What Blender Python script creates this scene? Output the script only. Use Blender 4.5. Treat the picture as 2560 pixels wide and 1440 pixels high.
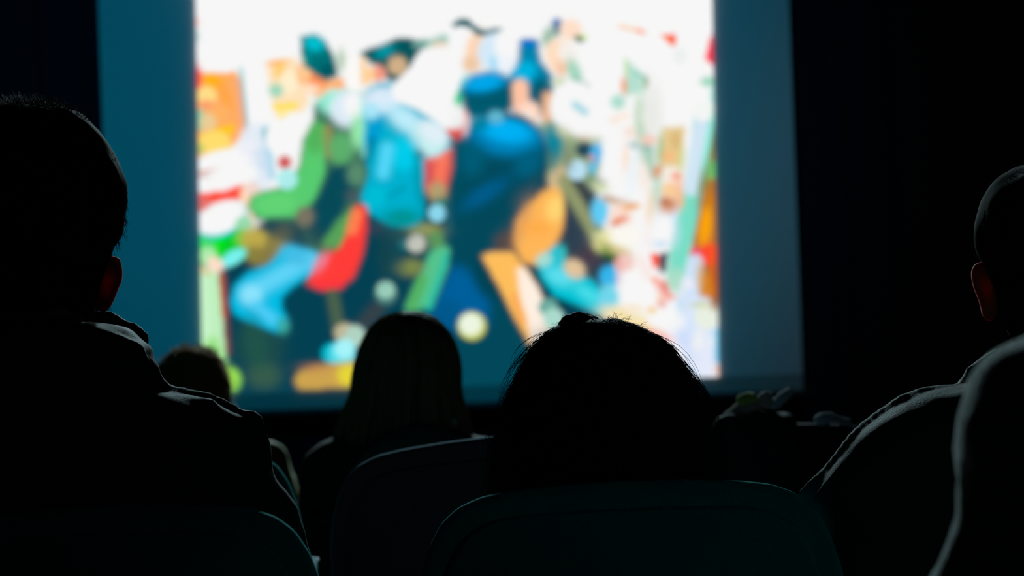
import bpy, bmesh, math, random
import numpy as np
from mathutils import Vector, Matrix

for o in list(bpy.data.objects):
    bpy.data.objects.remove(o)
SC = bpy.context.scene
COL = SC.collection
random.seed(7)
RNG = np.random.default_rng(7)
R = math.radians

# ------------------------------------------------------------------ camera
LENS, FPX = 85.0, 85.0 / 36.0 * 2560
CAM_Z = 1.137
cam_d = bpy.data.cameras.new('camera')
cam = bpy.data.objects.new('camera', cam_d)
COL.objects.link(cam)
cam_d.lens = LENS
cam_d.sensor_width = 36
cam_d.clip_start = 0.05
cam_d.dof.use_dof = True
cam_d.dof.focus_distance = 2.47
cam_d.dof.aperture_fstop = 6.7
PITCH = math.atan(20 / FPX)
CM = Matrix.Translation((0, 0, CAM_Z)) @ Matrix.Rotation(R(90) + PITCH, 4, 'X') @ Matrix.Rotation(R(-2.1), 4, 'Z')
cam.matrix_world = CM
SC.camera = cam

# ------------------------------------------------------------------ colour management, world, lamps
SC.view_settings.view_transform = 'Standard'
SC.view_settings.look = 'None'
SC.view_settings.gamma = 1
SC.view_settings.exposure = 0
SC.view_settings.use_curve_mapping = False
W = bpy.data.worlds.new('dark_hall')
SC.world = W
W.use_nodes = True
W.node_tree.nodes['Background'].inputs[0].default_value = (0.0, 0.0, 0.0, 1)
W.node_tree.nodes['Background'].inputs[1].default_value = 0.0
WHITE = 1.0          # how far the white of the projected picture lies above the camera's white

def lamp(name, kind, loc, target, energy, color, **kw):
    d = bpy.data.lights.new(name, kind)
    d.energy = energy
    d.color = color
    for k, v in kw.items():
        setattr(d, k, v)
    o = bpy.data.objects.new(name, d)
    COL.objects.link(o)
    o.location = loc
    o.rotation_euler = (Vector(target) - Vector(loc)).to_track_quat('-Z', 'Y').to_euler()
    return o
# stray light of the projector, that hangs under the ceiling behind the camera
lamp('projector_light', 'SPOT', (-0.9, -1.2, 3.05), (-0.6, 10, 2.0), 700, (0.0, 0.56, 0.97),
     spot_size=R(26), spot_blend=0.9, shadow_soft_size=0.05)
# added warm fill, no known lamp, greys the right margin of the screen
lamp('margin_fill_light', 'SPOT', (3.6, 5.6, 3.0), (2.2, 10, 1.5), 26, (1.0, 0.80, 0.55),
     spot_size=R(38), spot_blend=1.0, shadow_soft_size=0.1)

# added unseen spot above the screen, stands in for the picture's glow on rims
lamp('rim_fill_light', 'SPOT', (-0.25, 9.6, 2.95), (0.0, 2.6, 1.1), 680, (0.62, 0.95, 1.0),
     spot_size=R(44), spot_blend=0.8, shadow_soft_size=0.22)

# ------------------------------------------------------------------ helpers
def P(px, py, D):
    """the place in the room seen at a pixel of the 2560 x 1440 frame, D metres away"""
    return CM @ Vector(((px - 1280) / FPX * D, -(py - 720) / FPX * D, -D))

def tag(o, label=None, cat=None, group=None, kind=None):
    if label: o['label'] = label
    if cat: o['category'] = cat
    if group: o['group'] = group
    if kind: o['kind'] = kind
    return o

def empty(name, loc, label, cat, group=None, rz=0):
    o = bpy.data.objects.new(name, None)
    o.empty_display_size = 0.1
    COL.objects.link(o)
    o.location = loc
    o.rotation_euler = (0, 0, rz)
    return tag(o, label, cat, group)

def link(name, me, mat, parent=None, smooth=True):
    if mat: me.materials.append(mat)
    if smooth:
        me.polygons.foreach_set('use_smooth', [True] * len(me.polygons))
    o = bpy.data.objects.new(name, me)
    COL.objects.link(o)
    if parent is not None:
        o.parent = parent
        # parents are only ever translated or turned about Z; meshes are made in world space
        o.matrix_parent_inverse = (Matrix.Translation(parent.location) @ Matrix.Rotation(parent.rotation_euler.z, 4, 'Z')).inverted()
    return o

class MB:
    """collects closed shapes and links them as ONE mesh object"""
    def __init__(s): s.v, s.f = [], []
    def add(s, v, f):
        n = len(s.v)
        s.v += [tuple(p) for p in v]
        s.f += [tuple(i + n for i in q) for q in f]
    def box(s, c, d, rot=None):
        c = Vector(c); m = rot or Matrix.Identity(3)
        vs = [c + m @ Vector((x * d[0] / 2, y * d[1] / 2, z * d[2] / 2)) for x in (-1, 1) for y in (-1, 1) for z in (-1, 1)]
        s.add(vs, [(0, 1, 3, 2), (4, 6, 7, 5), (0, 4, 5, 1), (2, 3, 7, 6), (0, 2, 6, 4), (1, 5, 7, 3)])
    def rings(s, rings, cap=True):
        n = len(rings[0]); v = [p for r in rings for p in r]; f = []
        for i in range(len(rings) - 1):
            for k in range(n):
                a, b = i * n + k, i * n + (k + 1) % n
                f.append((a, b, b + n, a + n))
        if cap:
            f.append(tuple(range(n - 1, -1, -1)))
            f.append(tuple((len(rings) - 1) * n + k for k in range(n)))
        s.add(v, f)
    def ell(s, c, r, rot=None, nu=20, nv=12):
        c = Vector(c); m = rot or Matrix.Identity(3)
        if not hasattr(r, '__len__'): r = (r, r, r)
        rs = []
        for i in range(nv + 1):
            t = math.pi * (i + 0.02) / (nv + 0.04)
            rs.append([c + m @ Vector((r[0] * math.sin(t) * math.cos(2 * math.pi * k / nu), r[1] * math.sin(t) * math.sin(2 * math.pi * k / nu), -r[2] * math.cos(t))) for k in range(nu)])
        s.rings(rs)
    def cap(s, a, b, ra, rb=None, n=14):
        a, b = Vector(a), Vector(b); rb = ra if rb is None else rb
        d = (b - a); L = d.length or 1e-6
        q = d.to_track_quat('Z', 'Y').to_matrix()
        rs = []
        for t in (-80, -50, -25, 0):
            rs.append([a + q @ Vector((ra * math.cos(R(t)) * math.cos(2 * math.pi * k / n), ra * math.cos(R(t)) * math.sin(2 * math.pi * k / n), ra * math.sin(R(t)))) for k in range(n)])
        for t in (0, 25, 50, 80):
            rs.append([b + q @ Vector((rb * math.cos(R(t)) * math.cos(2 * math.pi * k / n), rb * math.cos(R(t)) * math.sin(2 * math.pi * k / n), rb * math.sin(R(t)))) for k in range(n)])
        s.rings(rs)
    def path(s, pts, rad, n=10):
        for i in range(len(pts) - 1):
            r0 = rad[i] if hasattr(rad, '__len__') else rad
            r1 = rad[i + 1] if hasattr(rad, '__len__') else rad
            s.cap(pts[i], pts[i + 1], r0, r1, n)
    def mesh(s, name):
        me = bpy.data.meshes.new(name)
        me.from_pydata([tuple(p) for p in s.v], [], s.f)
        me.update()
        bm = bmesh.new(); bm.from_mesh(me)
        bmesh.ops.recalc_face_normals(bm, faces=bm.faces)
        bm.to_mesh(me); bm.free()
        return me
    def build(s, name, mat, parent=None, smooth=True, voxel=None, relax=4, bevel=None):
        me = s.mesh(name)
        if voxel or bevel:
            t = bpy.data.objects.new('tmp', me); COL.objects.link(t)
            if voxel:
                m = t.modifiers.new('r', 'REMESH'); m.mode = 'VOXEL'; m.voxel_size = voxel
                m2 = t.modifiers.new('s', 'SMOOTH'); m2.iterations = relax; m2.factor = 0.5
            if bevel:
                m = t.modifiers.new('b', 'BEVEL'); m.width = bevel; m.segments = 3
            dg = bpy.context.evaluated_depsgraph_get()
            me2 = bpy.data.meshes.new_from_object(t.evaluated_get(dg))
            bpy.data.objects.remove(t)
            me = me2; me.name = name
        return link(name, me, mat, parent, smooth)

def noise_push(o, amp, scale, seed=0.0, aniso=(1, 1, 1)):
    """cloth-like bulges, pushed into the mesh itself"""
    from mathutils import noise
    me = o.data
    ns = [v.normal.copy() for v in me.vertices]
    for v, n in zip(me.vertices, ns):
        p = Vector((v.co.x * aniso[0], v.co.y * aniso[1], v.co.z * aniso[2])) * scale + Vector((seed, seed, seed))
        v.co += n * amp * noise.fractal(p, 0.6, 2.0, 3)
    me.update()

def smooth_levels(lv, n):
    """resample outline levels (first column = height key) with monotone-ish cubic"""
    a = np.array(lv, float)
    t = np.concatenate([[0], np.cumsum(np.hypot(np.diff(a[:, 0]), np.diff(a[:, 2] - a[:, 1]) * 0.5))])
    tt = np.linspace(0, t[-1], n)
    out = np.stack([np.interp(tt, t, a[:, j]) for j in range(a.shape[1])], 1)
    k = np.array([0.25, 0.5, 0.25])
    for _ in range(2):
        o2 = out.copy()
        o2[1:-1] = out[:-2] * k[0] + out[1:-1] * k[1] + out[2:] * k[2]
        out = o2
    return out

def loft_grid(levels, D, n=44, m=40, p=2.0):
    """levels: (py, x_left, x_right, reach towards the screen, reach towards the camera); returns rings"""
    L = smooth_levels(levels, m)
    rings = []
    for (py, xl, xr, yf, yb) in L:
        a, b = P(xl, py, D), P(xr, py, D)
        c, h = (a + b) / 2, (b - a) / 2
        ring = []
        for k in range(n):
            t = 2 * math.pi * k / n
            ct, st = math.cos(t), math.sin(t)
            e = 2.0 / p
            cx = math.copysign(abs(ct) ** e, ct); sy = math.copysign(abs(st) ** e, st)
            ring.append(c + h * cx + Vector((0, (yf if st > 0 else yb) * sy, 0)))
        rings.append(ring)
    return rings

def strands(pts_list, radius, name, mat, parent, sides=3):
    mb_v, mb_f = [], []
    for pts in pts_list:
        n = len(pts); base = len(mb_v)
        for i, p in enumerate(pts):
            p = Vector(p)
            d = (Vector(pts[min(i + 1, n - 1)]) - Vector(pts[max(i - 1, 0)]))
            if d.length < 1e-9: d = Vector((0, 0, 1))
            d.normalize()
            u = d.orthogonal().normalized(); w = d.cross(u)
            r = radius * (1 - 0.8 * (i / (n - 1)) ** 2)
            for k in range(sides):
                a = 2 * math.pi * k / sides
                mb_v.append(tuple(p + u * (r * math.cos(a)) + w * (r * math.sin(a))))
        for i in range(n - 1):
            for k in range(sides):
                a, b = base + i * sides + k, base + i * sides + (k + 1) % sides
                mb_f.append((a, b, b + sides, a + sides))
    me = bpy.data.meshes.new(name); me.from_pydata(mb_v, [], mb_f); me.update()
    return link(name, me, mat, parent)

# ------------------------------------------------------------------ materials
def mat(name, col, rough=0.7, spec=0.5, sheen=0.0, sheen_tint=None, sheen_rough=0.3, bump=None, vary=None, sss=0.0, sss_col=None, metal=0.0):
    m = bpy.data.materials.new(name); m.use_nodes = True
    nt = m.node_tree; b = nt.nodes['Principled BSDF']
    b.inputs['Base Color'].default_value = (*col, 1)
    b.inputs['Roughness'].default_value = rough
    b.inputs['Specular IOR Level'].default_value = spec
    b.inputs['Metallic'].default_value = metal
    if sheen:
        b.inputs['Sheen Weight'].default_value = sheen
        b.inputs['Sheen Roughness'].default_value = sheen_rough
        b.inputs['Sheen Tint'].default_value = (*(sheen_tint or (1, 1, 1)), 1)
    if sss:
        b.inputs['Subsurface Weight'].default_value = sss
        b.inputs['Subsurface Radius'].default_value = (1.0, 0.2, 0.1)
        b.inputs['Subsurface Scale'].default_value = 0.02
    tc = nt.nodes.new('ShaderNodeTexCoord')
    if vary:
        no = nt.nodes.new('ShaderNodeTexNoise'); no.inputs['Scale'].default_value = vary[0]; no.inputs['Detail'].default_value = 4
        mx = nt.nodes.new('ShaderNodeMix'); mx.data_type = 'RGBA'
        mx.inputs[6].default_value = (*col, 1); mx.inputs[7].default_value = (*vary[1], 1)
        nt.links.new(tc.outputs['Object'], no.inputs['Vector'])
        nt.links.new(no.outputs['Fac'], mx.inputs[0]); nt.links.new(mx.outputs[2], b.inputs['Base Color'])
    if bump:
        kind, sc, st = bump
        if kind == 'weave':
            w = nt.nodes.new('ShaderNodeTexVoronoi'); w.inputs['Scale'].default_value = sc
            out = w.outputs['Distance']
        else:
            w = nt.nodes.new('ShaderNodeTexNoise'); w.inputs['Scale'].default_value = sc; w.inputs['Detail'].default_value = 6
            out = w.outputs['Fac']
        nt.links.new(tc.outputs['Object'], w.inputs['Vector'])
        bp = nt.nodes.new('ShaderNodeBump'); bp.inputs['Strength'].default_value = st; bp.inputs['Distance'].default_value = 0.002
        nt.links.new(out, bp.inputs['Height']); nt.links.new(bp.outputs['Normal'], b.inputs['Normal'])
    return m

M = dict(
    floor=mat('dark_carpet', (.008, .009, .012), .95, .1, bump=('noise', 300, .5), vary=(60, (.004, .005, .007))),
    wall=mat('black_wall', (.006, .006, .008), .9, .05, vary=(2, (.004, .004, .006))),
    ceil=mat('black_ceiling', (.006, .006, .008), .95, .05, vary=(2, (.004, .004, .006))),
    curtain=mat('dark_curtain', (.014, .016, .026), .9, .08, vary=(5, (.009, .012, .020))),
    fabric=mat('screen_fabric', (.80, .80, .80), .95, .0, vary=(0.7, (.77, .78, .80))),
    hem=mat('screen_border', (.44, .46, .44), .9, .05, vary=(3, (.38, .41, .40))),
    bar=mat('bottom_bar_metal', (.03, .03, .035), .5, .3, vary=(9, (.02, .02, .025))),
    seat=mat('teal_upholstery', (.0, .42, .42), .85, .05, sheen=1.0, sheen_tint=(.0, .85, .9), sheen_rough=.35, bump=('weave', 900, .6), vary=(40, (.0, .34, .35))),
    seat_grey=mat('grey_blue_upholstery', (.28, .42, .52), .85, .05, sheen=1.0, sheen_tint=(.35, .6, .8), sheen_rough=.4, bump=('weave', 700, .4), vary=(30, (.25, .38, .48))),
    shell=mat('black_seat_plastic', (.008, .008, .01), .6, .2, vary=(20, (.006, .006, .008))),
    pale=mat('pale_plastic', (.62, .80, .85), .5, .4, vary=(20, (.58, .76, .82))),
    metal=mat('dark_metal', (.02, .02, .02), .4, .4, vary=(20, (.015, .015, .015))),
    skin=mat('skin', (.30, .12, .08), .7, .12, sss=.35, vary=(40, (.26, .12, .08))),
    hair_black=mat('black_hair', (.006, .006, .007), .8, .06, vary=(80, (.010, .009, .008))),
    hair_brown=mat('brown_hair', (.42, .20, .06), .9, .05, vary=(80, (.30, .14, .04))),
    hair_short=mat('dark_short_hair', (.012, .011, .008), .9, .03, vary=(80, (.010, .008, .006))),
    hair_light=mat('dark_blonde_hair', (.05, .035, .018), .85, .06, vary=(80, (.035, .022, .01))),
    strand_black=mat('black_hair_strands', (.010, .010, .010), .55, .25, vary=(80, (.012, .010, .009))),
    strand_dark=mat('dark_hair_strands', (.030, .027, .020), .6, .22, vary=(80, (.025, .021, .018))),
    strand_brown=mat('brown_hair_strands', (.40, .20, .07), .6, .3, vary=(80, (.30, .15, .05))),
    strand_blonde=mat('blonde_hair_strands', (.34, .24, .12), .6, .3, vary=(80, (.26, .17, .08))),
    ear=mat('ear_skin', (.45, .10, .06), .7, .12, sss=1.0, vary=(40, (.40, .09, .05))),
    jacket=mat('charcoal_jacket', (.028, .036, .038), .75, .15, sheen=.10, sheen_tint=(.6, .85, .9), sheen_rough=.3, bump=('noise', 400, .4), vary=(12, (.02, .027, .03))),
    jacket_grey=mat('grey_jacket', (.05, .06, .062), .75, .15, sheen=.12, sheen_tint=(.75, .85, .85), sheen_rough=.3, bump=('noise', 300, .4), vary=(12, (.04, .05, .052))),
    coat=mat('dark_green_coat', (.018, .025, .022), .8, .1, sheen=.05, bump=('noise', 300, .4), vary=(10, (.014, .02, .016))),
    hood=mat('grey_green_hood', (.045, .075, .07), .8, .1, sheen=.10, sheen_tint=(.5, .9, .9), vary=(10, (.04, .06, .06))),
    olive=mat('pale_olive_jacket', (.20, .22, .11), .8, .1, sheen=.15, sheen_tint=(.9, 1, .6), vary=(10, (.17, .19, .09))),
    pale_jacket=mat('pale_grey_green_jacket', (.62, .86, .86), .9, .1, sheen=.8, bump=('weave', 260, .8), vary=(30, (.55, .78, .78))),
    trousers=mat('dark_trousers', (.01, .012, .018), .85, .1, vary=(20, (.008, .01, .014))),
    shoes=mat('dark_shoes', (.01, .009, .008), .5, .3, vary=(20, (.008, .007, .006))),
    yellow=mat('yellow_cloth', (.80, .85, .15), .8, .1, sheen=.3, vary=(20, (.5, .55, .1))),
    peach=mat('rose_cloth', (.80, .60, .52), .8, .1, sheen=.3, vary=(20, (.45, .28, .25))),
    lilac=mat('lilac_grey_cloth', (.70, .75, .85), .8, .1, sheen=.3, vary=(20, (.33, .38, .44))),
    eye=mat('eye_white', (.6, .6, .58), .3, .5, vary=(20, (.58, .57, .55))),
)

def cup_material():
    m = mat('thin_white_plastic', (.85, .95, .97), .4, .4, vary=(20, (.82, .92, .95)))
    nt = m.node_tree; out = [n for n in nt.nodes if n.type == 'OUTPUT_MATERIAL'][0]; b = nt.nodes['Principled BSDF']
    tr = nt.nodes.new('ShaderNodeBsdfTranslucent'); tr.inputs['Color'].default_value = (.9, .98, 1, 1)
    mx = nt.nodes.new('ShaderNodeMixShader'); mx.inputs[0].default_value = .75
    nt.links.new(b.outputs[0], mx.inputs[1]); nt.links.new(tr.outputs[0], mx.inputs[2]); nt.links.new(mx.outputs[0], out.inputs['Surface'])
    return m
M['cup'] = cup_material()

# ------------------------------------------------------------------ the hall
def structure(name, c, d, m):
    b = MB(); b.box(c, d); o = b.build(name, m, smooth=False); o['kind'] = 'structure'; return o
X0, X1, Y0, Y1, ZT = -4.2, 4.2, -2.6, 10.6, 3.5
structure('floor', ((X0 + X1) / 2, (Y0 + Y1) / 2, -.05), (X1 - X0 + .4, Y1 - Y0 + .4, .1), M['floor'])
structure('ceiling', ((X0 + X1) / 2, (Y0 + Y1) / 2, ZT + .05), (X1 - X0 + .4, Y1 - Y0 + .4, .1), M['ceil'])
structure('wall_front', (0, Y1 + .1, ZT / 2), (X1 - X0 + .4, .2, ZT), M['wall'])
structure('wall_back', (0, Y0 - .1, ZT / 2), (X1 - X0 + .4, .2, ZT), M['wall'])
structure('wall_left', (X0 - .1, (Y0 + Y1) / 2, ZT / 2), (.2, Y1 - Y0, ZT), M['wall'])
structure('wall_right', (X1 + .1, (Y0 + Y1) / 2, ZT / 2), (.2, Y1 - Y0, ZT), M['wall'])
structure('baseboard_front', (0, Y1 - .01, .05), (X1 - X0, .02, .1), M['wall'])

def curtain(x0, x1, y, label):
    n = int((x1 - x0) / .012); rows = 26; v, f = [], []
    for j in range(rows + 1):
        z = .04 + (ZT - .12) * j / rows
        for i in range(n + 1):
            x = x0 + (x1 - x0) * i / n
            w = .035 * math.sin(x * 21 + .5 * math.sin(x * 5.3) + .15 * math.sin(z * 2 + x * 3)) * (1.1 - .35 * z / ZT) + .012 * math.sin(x * 47 + z)
            v.append((x, y + w, z))
    for j in range(rows):
        for i in range(n):
            a = j * (n + 1) + i; f.append((a, a + 1, a + n + 2, a + n + 1))
    nn = len(v)
    v += [(p[0], p[1] + .004, p[2]) for p in v]
    f += [tuple(nn + i for i in reversed(q)) for q in f]
    me = bpy.data.meshes.new('stage_curtain'); me.from_pydata(v, [], f); me.update()
    o = link('stage_curtain', me, M['curtain'])
    return tag(o, label, 'curtain', 'curtains beside the screen')

# ------------------------------------------------------------------ the projection screen
SD = 10.0
def on_screen(px, py, yy=SD):
    """where the line of sight of a pixel meets the plane of the screen (y = yy)"""
    a = P(px, py, 1.0); o = CM.translation
    t = (yy - o.y) / (a.y - o.y)
    return o + (a - o) * t
sl, sr = on_screen(262, 480), on_screen(1990, 480)
bl, br = on_screen(600, 985), on_screen(2000, 935)
SX0, SX1, SZ0, SZ1 = sl.x, sr.x, (bl.z + br.z) / 2, 3.05
scr = empty('projection_screen', ((SX0 + SX1) / 2, SD, SZ0), 'large projection screen on the front wall showing a bright blurred street crowd picture', 'screen')
b = MB(); b.box(((SX0 + SX1) / 2, SD + .012, (SZ0 + SZ1) / 2), (SX1 - SX0, .012, SZ1 - SZ0)); b.build('screen_fabric', M['fabric'], scr, smooth=False)
b = MB(); b.box(((SX0 + SX1) / 2, SD + .012, SZ0 - .034), (SX1 - SX0, .012, .068)); b.build('lower_border', M['hem'], scr, smooth=False)
b = MB(); b.cap((SX0 - .02, SD + .012, SZ0 - .08), (SX1 + .02, SD + .012, SZ0 - .08), .014); b.build('bottom_bar', M['bar'], scr)
b = MB(); b.box(((SX0 + SX1) / 2, SD + .03, SZ1 + .07), (SX1 - SX0 + .12, .13, .14)); b.build('roller_case', M['bar'], scr, smooth=False, bevel=.02)
for sx in (SX0 + .2, SX1 - .2):
    b = MB(); b.cap((sx, SD + .03, SZ1 + .13), (sx, SD + .03, ZT), .012); b.build('hanging_rod', M['bar'], scr)
curtain(X0 + .1, SX0 - .05, 10.3, 'black curtain in the dark to the left of the screen')
curtain(SX1 + .05, X1 - .1, 10.3, 'black pleated curtain in the dark to the right of the screen')

# the picture: soft blots of colour worked out on a grid of the canvas
GX0, GX1, GY0, GY1, STEP = 470, 1812, -420, 1000, 4
gx = np.arange(GX0, GX1 + 1, STEP, dtype=float); gy = np.arange(GY0, GY1 + 1, STEP, dtype=float)
GXm, GYm = np.meshgrid(gx, gy)
def lin(c):
    c = np.array(c, float) / 255
    return np.where(c <= .04045, c / 12.92, ((c + .055) / 1.055) ** 2.4)
IMG = np.zeros(GXm.shape + (3,)) + lin((3, 64, 82))
def blur(a, s):
    s = s / STEP
    if s < .3: return a
    r = int(3 * s) + 1
    k = np.exp(-.5 * (np.arange(-r, r + 1) / s) ** 2); k /= k.sum()
    for ax in (0, 1):
        pad = [(r, r) if i == ax else (0, 0) for i in range(a.ndim)]
        p = np.pad(a, pad, mode='edge')
        a = sum(k[j] * np.take(p, np.arange(j, j + a.shape[ax]), axis=ax) for j in range(2 * r + 1))
    return a
def comp(mask, col, al=1.0):
    global IMG
    mk = (mask * al)[..., None]
    IMG = IMG * (1 - mk) + lin(col) * mk
def poly(pts, col, s=7, al=1.0):
    ins = np.zeros(GXm.shape, bool); n = len(pts)
    for i in range(n):
        x0, y0 = pts[i]; x1, y1 = pts[(i + 1) % n]
        if y0 == y1: continue
        c = ((y0 > GYm) != (y1 > GYm)) & (GXm < (x1 - x0) * (GYm - y0) / (y1 - y0) + x0)
        ins ^= c
    comp(blur(ins.astype(float), s * SOFT), col, al)
def ell(x, y, rx, ry, col, rot=0, s=4, al=1.0):
    c, q = math.cos(R(rot)), math.sin(R(rot))
    u = (GXm - x) * c + (GYm - y) * q; w = -(GXm - x) * q + (GYm - y) * c
    d = (1 - np.sqrt((u / rx) ** 2 + (w / ry) ** 2)) * min(rx, ry)
    comp(1 / (1 + np.exp(-np.clip(d / max(s * .6 * SOFT, .5), -40, 40))), col, al)
def caps(x0, y0, x1, y1, r, col, s=5, al=1.0):
    dx, dy = x1 - x0, y1 - y0
    t = np.clip(((GXm - x0) * dx + (GYm - y0) * dy) / (dx * dx + dy * dy), 0, 1)
    d = r - np.hypot(GXm - x0 - t * dx, GYm - y0 - t * dy)
    comp(1 / (1 + np.exp(-np.clip(d / max(s * .6 * SOFT, .5), -40, 40))), col, al)
WH = (247, 247, 247)
SOFT = .7
# dark ground of the street, lower half
ell(1280, 900, 170, 60, (4, 78, 92), s=25); ell(1330, 935, 120, 25, (22, 92, 92), s=18, al=.8)
ell(650, 860, 60, 70, (30, 76, 72), s=22, al=.8); ell(660, 940, 40, 30, (62, 98, 74), s=16, al=.8)
# sky and the bright stalls
poly([(400, -600), (1900, -600), (1900, 1050), (1560, 1050), (1520, 820), (1505, 700), (1490, 560), (1450, 420), (1400, 350), (1150, 330), (900, 330), (700, 500), (622, 600), (400, 600)], WH, 6)
# left stall
poly([(470, 178), (560, 184), (592, 176), (604, 250), (616, 335), (585, 362), (540, 395), (470, 400)], (255, 172, 96), 4)
caps(596, 200, 612, 330, 9, (246, 170, 130), 4); caps(602, 172, 618, 320, 4, (90, 190, 200), 3, .8)
ell(488, 196, 17, 34, (255, 55, 70), 0, 6); ell(533, 203, 26, 18, (255, 178, 0), 20, 6); ell(560, 235, 12, 34, (255, 165, 70), -25, 5)
ell(516, 240, 25, 25, (255, 222, 135), s=5); ell(515, 262, 22, 12, (252, 160, 110), s=4); ell(547, 285, 26, 22, (255, 178, 100), s=6)
ell(497, 300, 17, 26, (120, 205, 175), s=5); ell(520, 305, 20, 22, (235, 205, 150), s=5)
poly([(500, 345), (545, 320), (582, 310), (584, 335), (540, 338), (505, 352)], (255, 200, 0), 4)
ell(536, 358, 42, 32, (255, 222, 110), s=5); ell(500, 372, 10, 14, (190, 200, 110), s=4)
# second stall panel
poly([(666, 155), (735, 143), (765, 200), (772, 260), (740, 298), (700, 302), (684, 270), (672, 210)], (255, 226, 185), 5)
ell(693, 156, 26, 7, (255, 185, 115), -8, 3); ell(700, 175, 14, 20, (255, 205, 110), 20, 5); ell(722, 205, 22, 30, (255, 240, 205), s=6)
ell(690, 226, 18, 17, (160, 218, 190), s=5); caps(688, 268, 738, 263, 7, (255, 224, 50), 3); ell(715, 284, 24, 14, (255, 234, 150), s=4)
# pale column between the stalls
caps(640, 350, 640, 440, 40, (228, 236, 246), 8); caps(664, 325, 680, 440, 9, (165, 214, 236), 6, .9); ell(667, 335, 10, 16, (80, 175, 195), s=4)
ell(595, 388, 20, 10, (200, 225, 245), s=6)
ell(715, 345, 52, 48, WH, s=4); ell(735, 310, 34, 28, WH, -30, 4)
ell(712, 406, 17, 17, (212, 92, 92), s=4)
# white bowls on the left edge
ell(560, 400, 75, 26, WH, -10, 4); caps(490, 432, 545, 424, 3, (205, 110, 60), 3, .9)
ell(560, 452, 90, 34, WH, -18, 4); poly([(498, 482), (560, 478), (600, 462), (640, 470), (600, 500), (520, 512), (498, 500)], (255, 74, 55), 4)
ell(625, 485, 24, 24, (255, 222, 190), s=6); ell(508, 512, 24, 20, (232, 112, 105), s=5)
caps(617, 500, 622, 555, 14, (255, 218, 182), 6)
poly([(470, 590), (620, 560), (630, 640), (560, 660), (470, 660)], (0, 205, 40), 5); ell(520, 610, 26, 16, (70, 222, 110), s=6); ell(550, 600, 12, 26, (0, 232, 0), s=6)
ell(556, 551, 66, 40, (0, 200, 215), -24, 5); ell(553, 544, 64, 38, WH, -24, 4)
ell(610, 562, 22, 22, (150, 220, 178), s=4); ell(600, 590, 14, 18, (100, 205, 80), s=6)
ell(638, 600, 36, 32, (192, 172, 76), s=10); ell(692, 612, 26, 52, (140, 126, 62), 32, 12); ell(640, 640, 30, 22, (140, 128, 62), 30, 10)
# the green table leg
poly([(470, 655), (545, 672), (556, 760), (566, 905), (560, 925), (540, 915), (508, 880), (470, 870)], (190, 240, 190), 5)
caps(512, 700, 520, 860, 9, (205, 245, 205), 8, .8); caps(530, 860, 552, 915, 16, (145, 225, 115), 10, .9); ell(556, 926, 14, 10, (150, 160, 40), s=6)
caps(556, 690, 570, 880, 5, (150, 62, 55), 6, .8); caps(553, 690, 560, 790, 5, (212, 96, 60), 4, .8)
ell(520, 640, 22, 22, (172, 236, 172), s=4); ell(582, 645, 36, 17, (120, 242, 238), -32, 4); ell(538, 662, 22, 18, (255, 222, 200), 35, 5); caps(492, 662, 520, 685, 4, (240, 160, 110), 4, .8)
ell(577, 950, 27, 31, (130, 205, 80), s=5); ell(573, 948, 18, 24, (168, 232, 90), s=5)
# man in the green coat
poly([(785, 262), (820, 235), (870, 226), (915, 236), (918, 430), (900, 500), (905, 600), (850, 640), (780, 640), (745, 560), (640, 548), (620, 515), (632, 485), (705, 468), (748, 420), (758, 350), (782, 312)], (60, 112, 90), 7)
ell(850, 255, 56, 34, (150, 240, 215), s=10); ell(868, 272, 42, 46, (222, 236, 248), s=10); ell(886, 262, 26, 32, WH, s=8)
poly([(785, 305), (815, 320), (812, 430), (790, 500), (740, 540), (650, 545), (622, 520), (634, 486), (712, 470), (750, 420), (762, 350)], (88, 204, 112), 7)
ell(790, 345, 22, 40, (82, 180, 92), 10, 8); ell(690, 510, 50, 26, (98, 212, 118), -6, 8)
caps(820, 325, 824, 385, 11, (150, 142, 84), 7); ell(852, 372, 30, 40, (92, 176, 108), s=9); ell(895, 330, 18, 40, (150, 232, 170), s=8); caps(905, 250, 912, 390, 5, (150, 245, 225), 5, .8)
poly([(826, 418), (880, 410), (900, 470), (860, 520), (850, 590), (800, 610), (770, 570), (770, 530), (805, 470)], (6, 74, 88), 9)
ell(890, 436, 22, 28, (88, 140, 110), s=9); ell(884, 490, 18, 14, (70, 90, 96), s=8)
poly([(640, 556), (780, 556), (820, 600), (800, 640), (700, 600), (640, 570)], (38, 74, 82), 10, .7)
ell(762, 541, 22, 24, (122, 116, 98), s=8); poly([(850, 545), (885, 520), (880, 580), (850, 625), (800, 632), (810, 600)], (86, 164, 88), 8); ell(805, 632, 40, 16, (60, 110, 78), s=10)
# cap and neck of that man
poly([(742, 160), (790, 178), (815, 200), (858, 192), (864, 224), (822, 224), (795, 245), (770, 226), (745, 200)], (255, 178, 115), 6)
ell(790, 198, 26, 20, (255, 142, 80), 30, 6); ell(762, 175, 14, 30, (255, 205, 150), s=7); ell(775, 222, 24, 12, (255, 226, 196), s=6)
ell(852, 150, 12, 26, (186, 208, 186), s=6)
poly([(750, 92), (770, 88), (795, 87), (815, 104), (836, 140), (844, 190), (815, 202), (790, 190), (762, 165), (752, 130)], (0, 112, 118), 4)
ell(786, 108, 25, 19, (0, 196, 212), 12, 9, .95); ell(820, 178, 20, 18, (0, 86, 96), s=8); ell(765, 145, 8, 14, (0, 150, 150), s=6)
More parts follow.
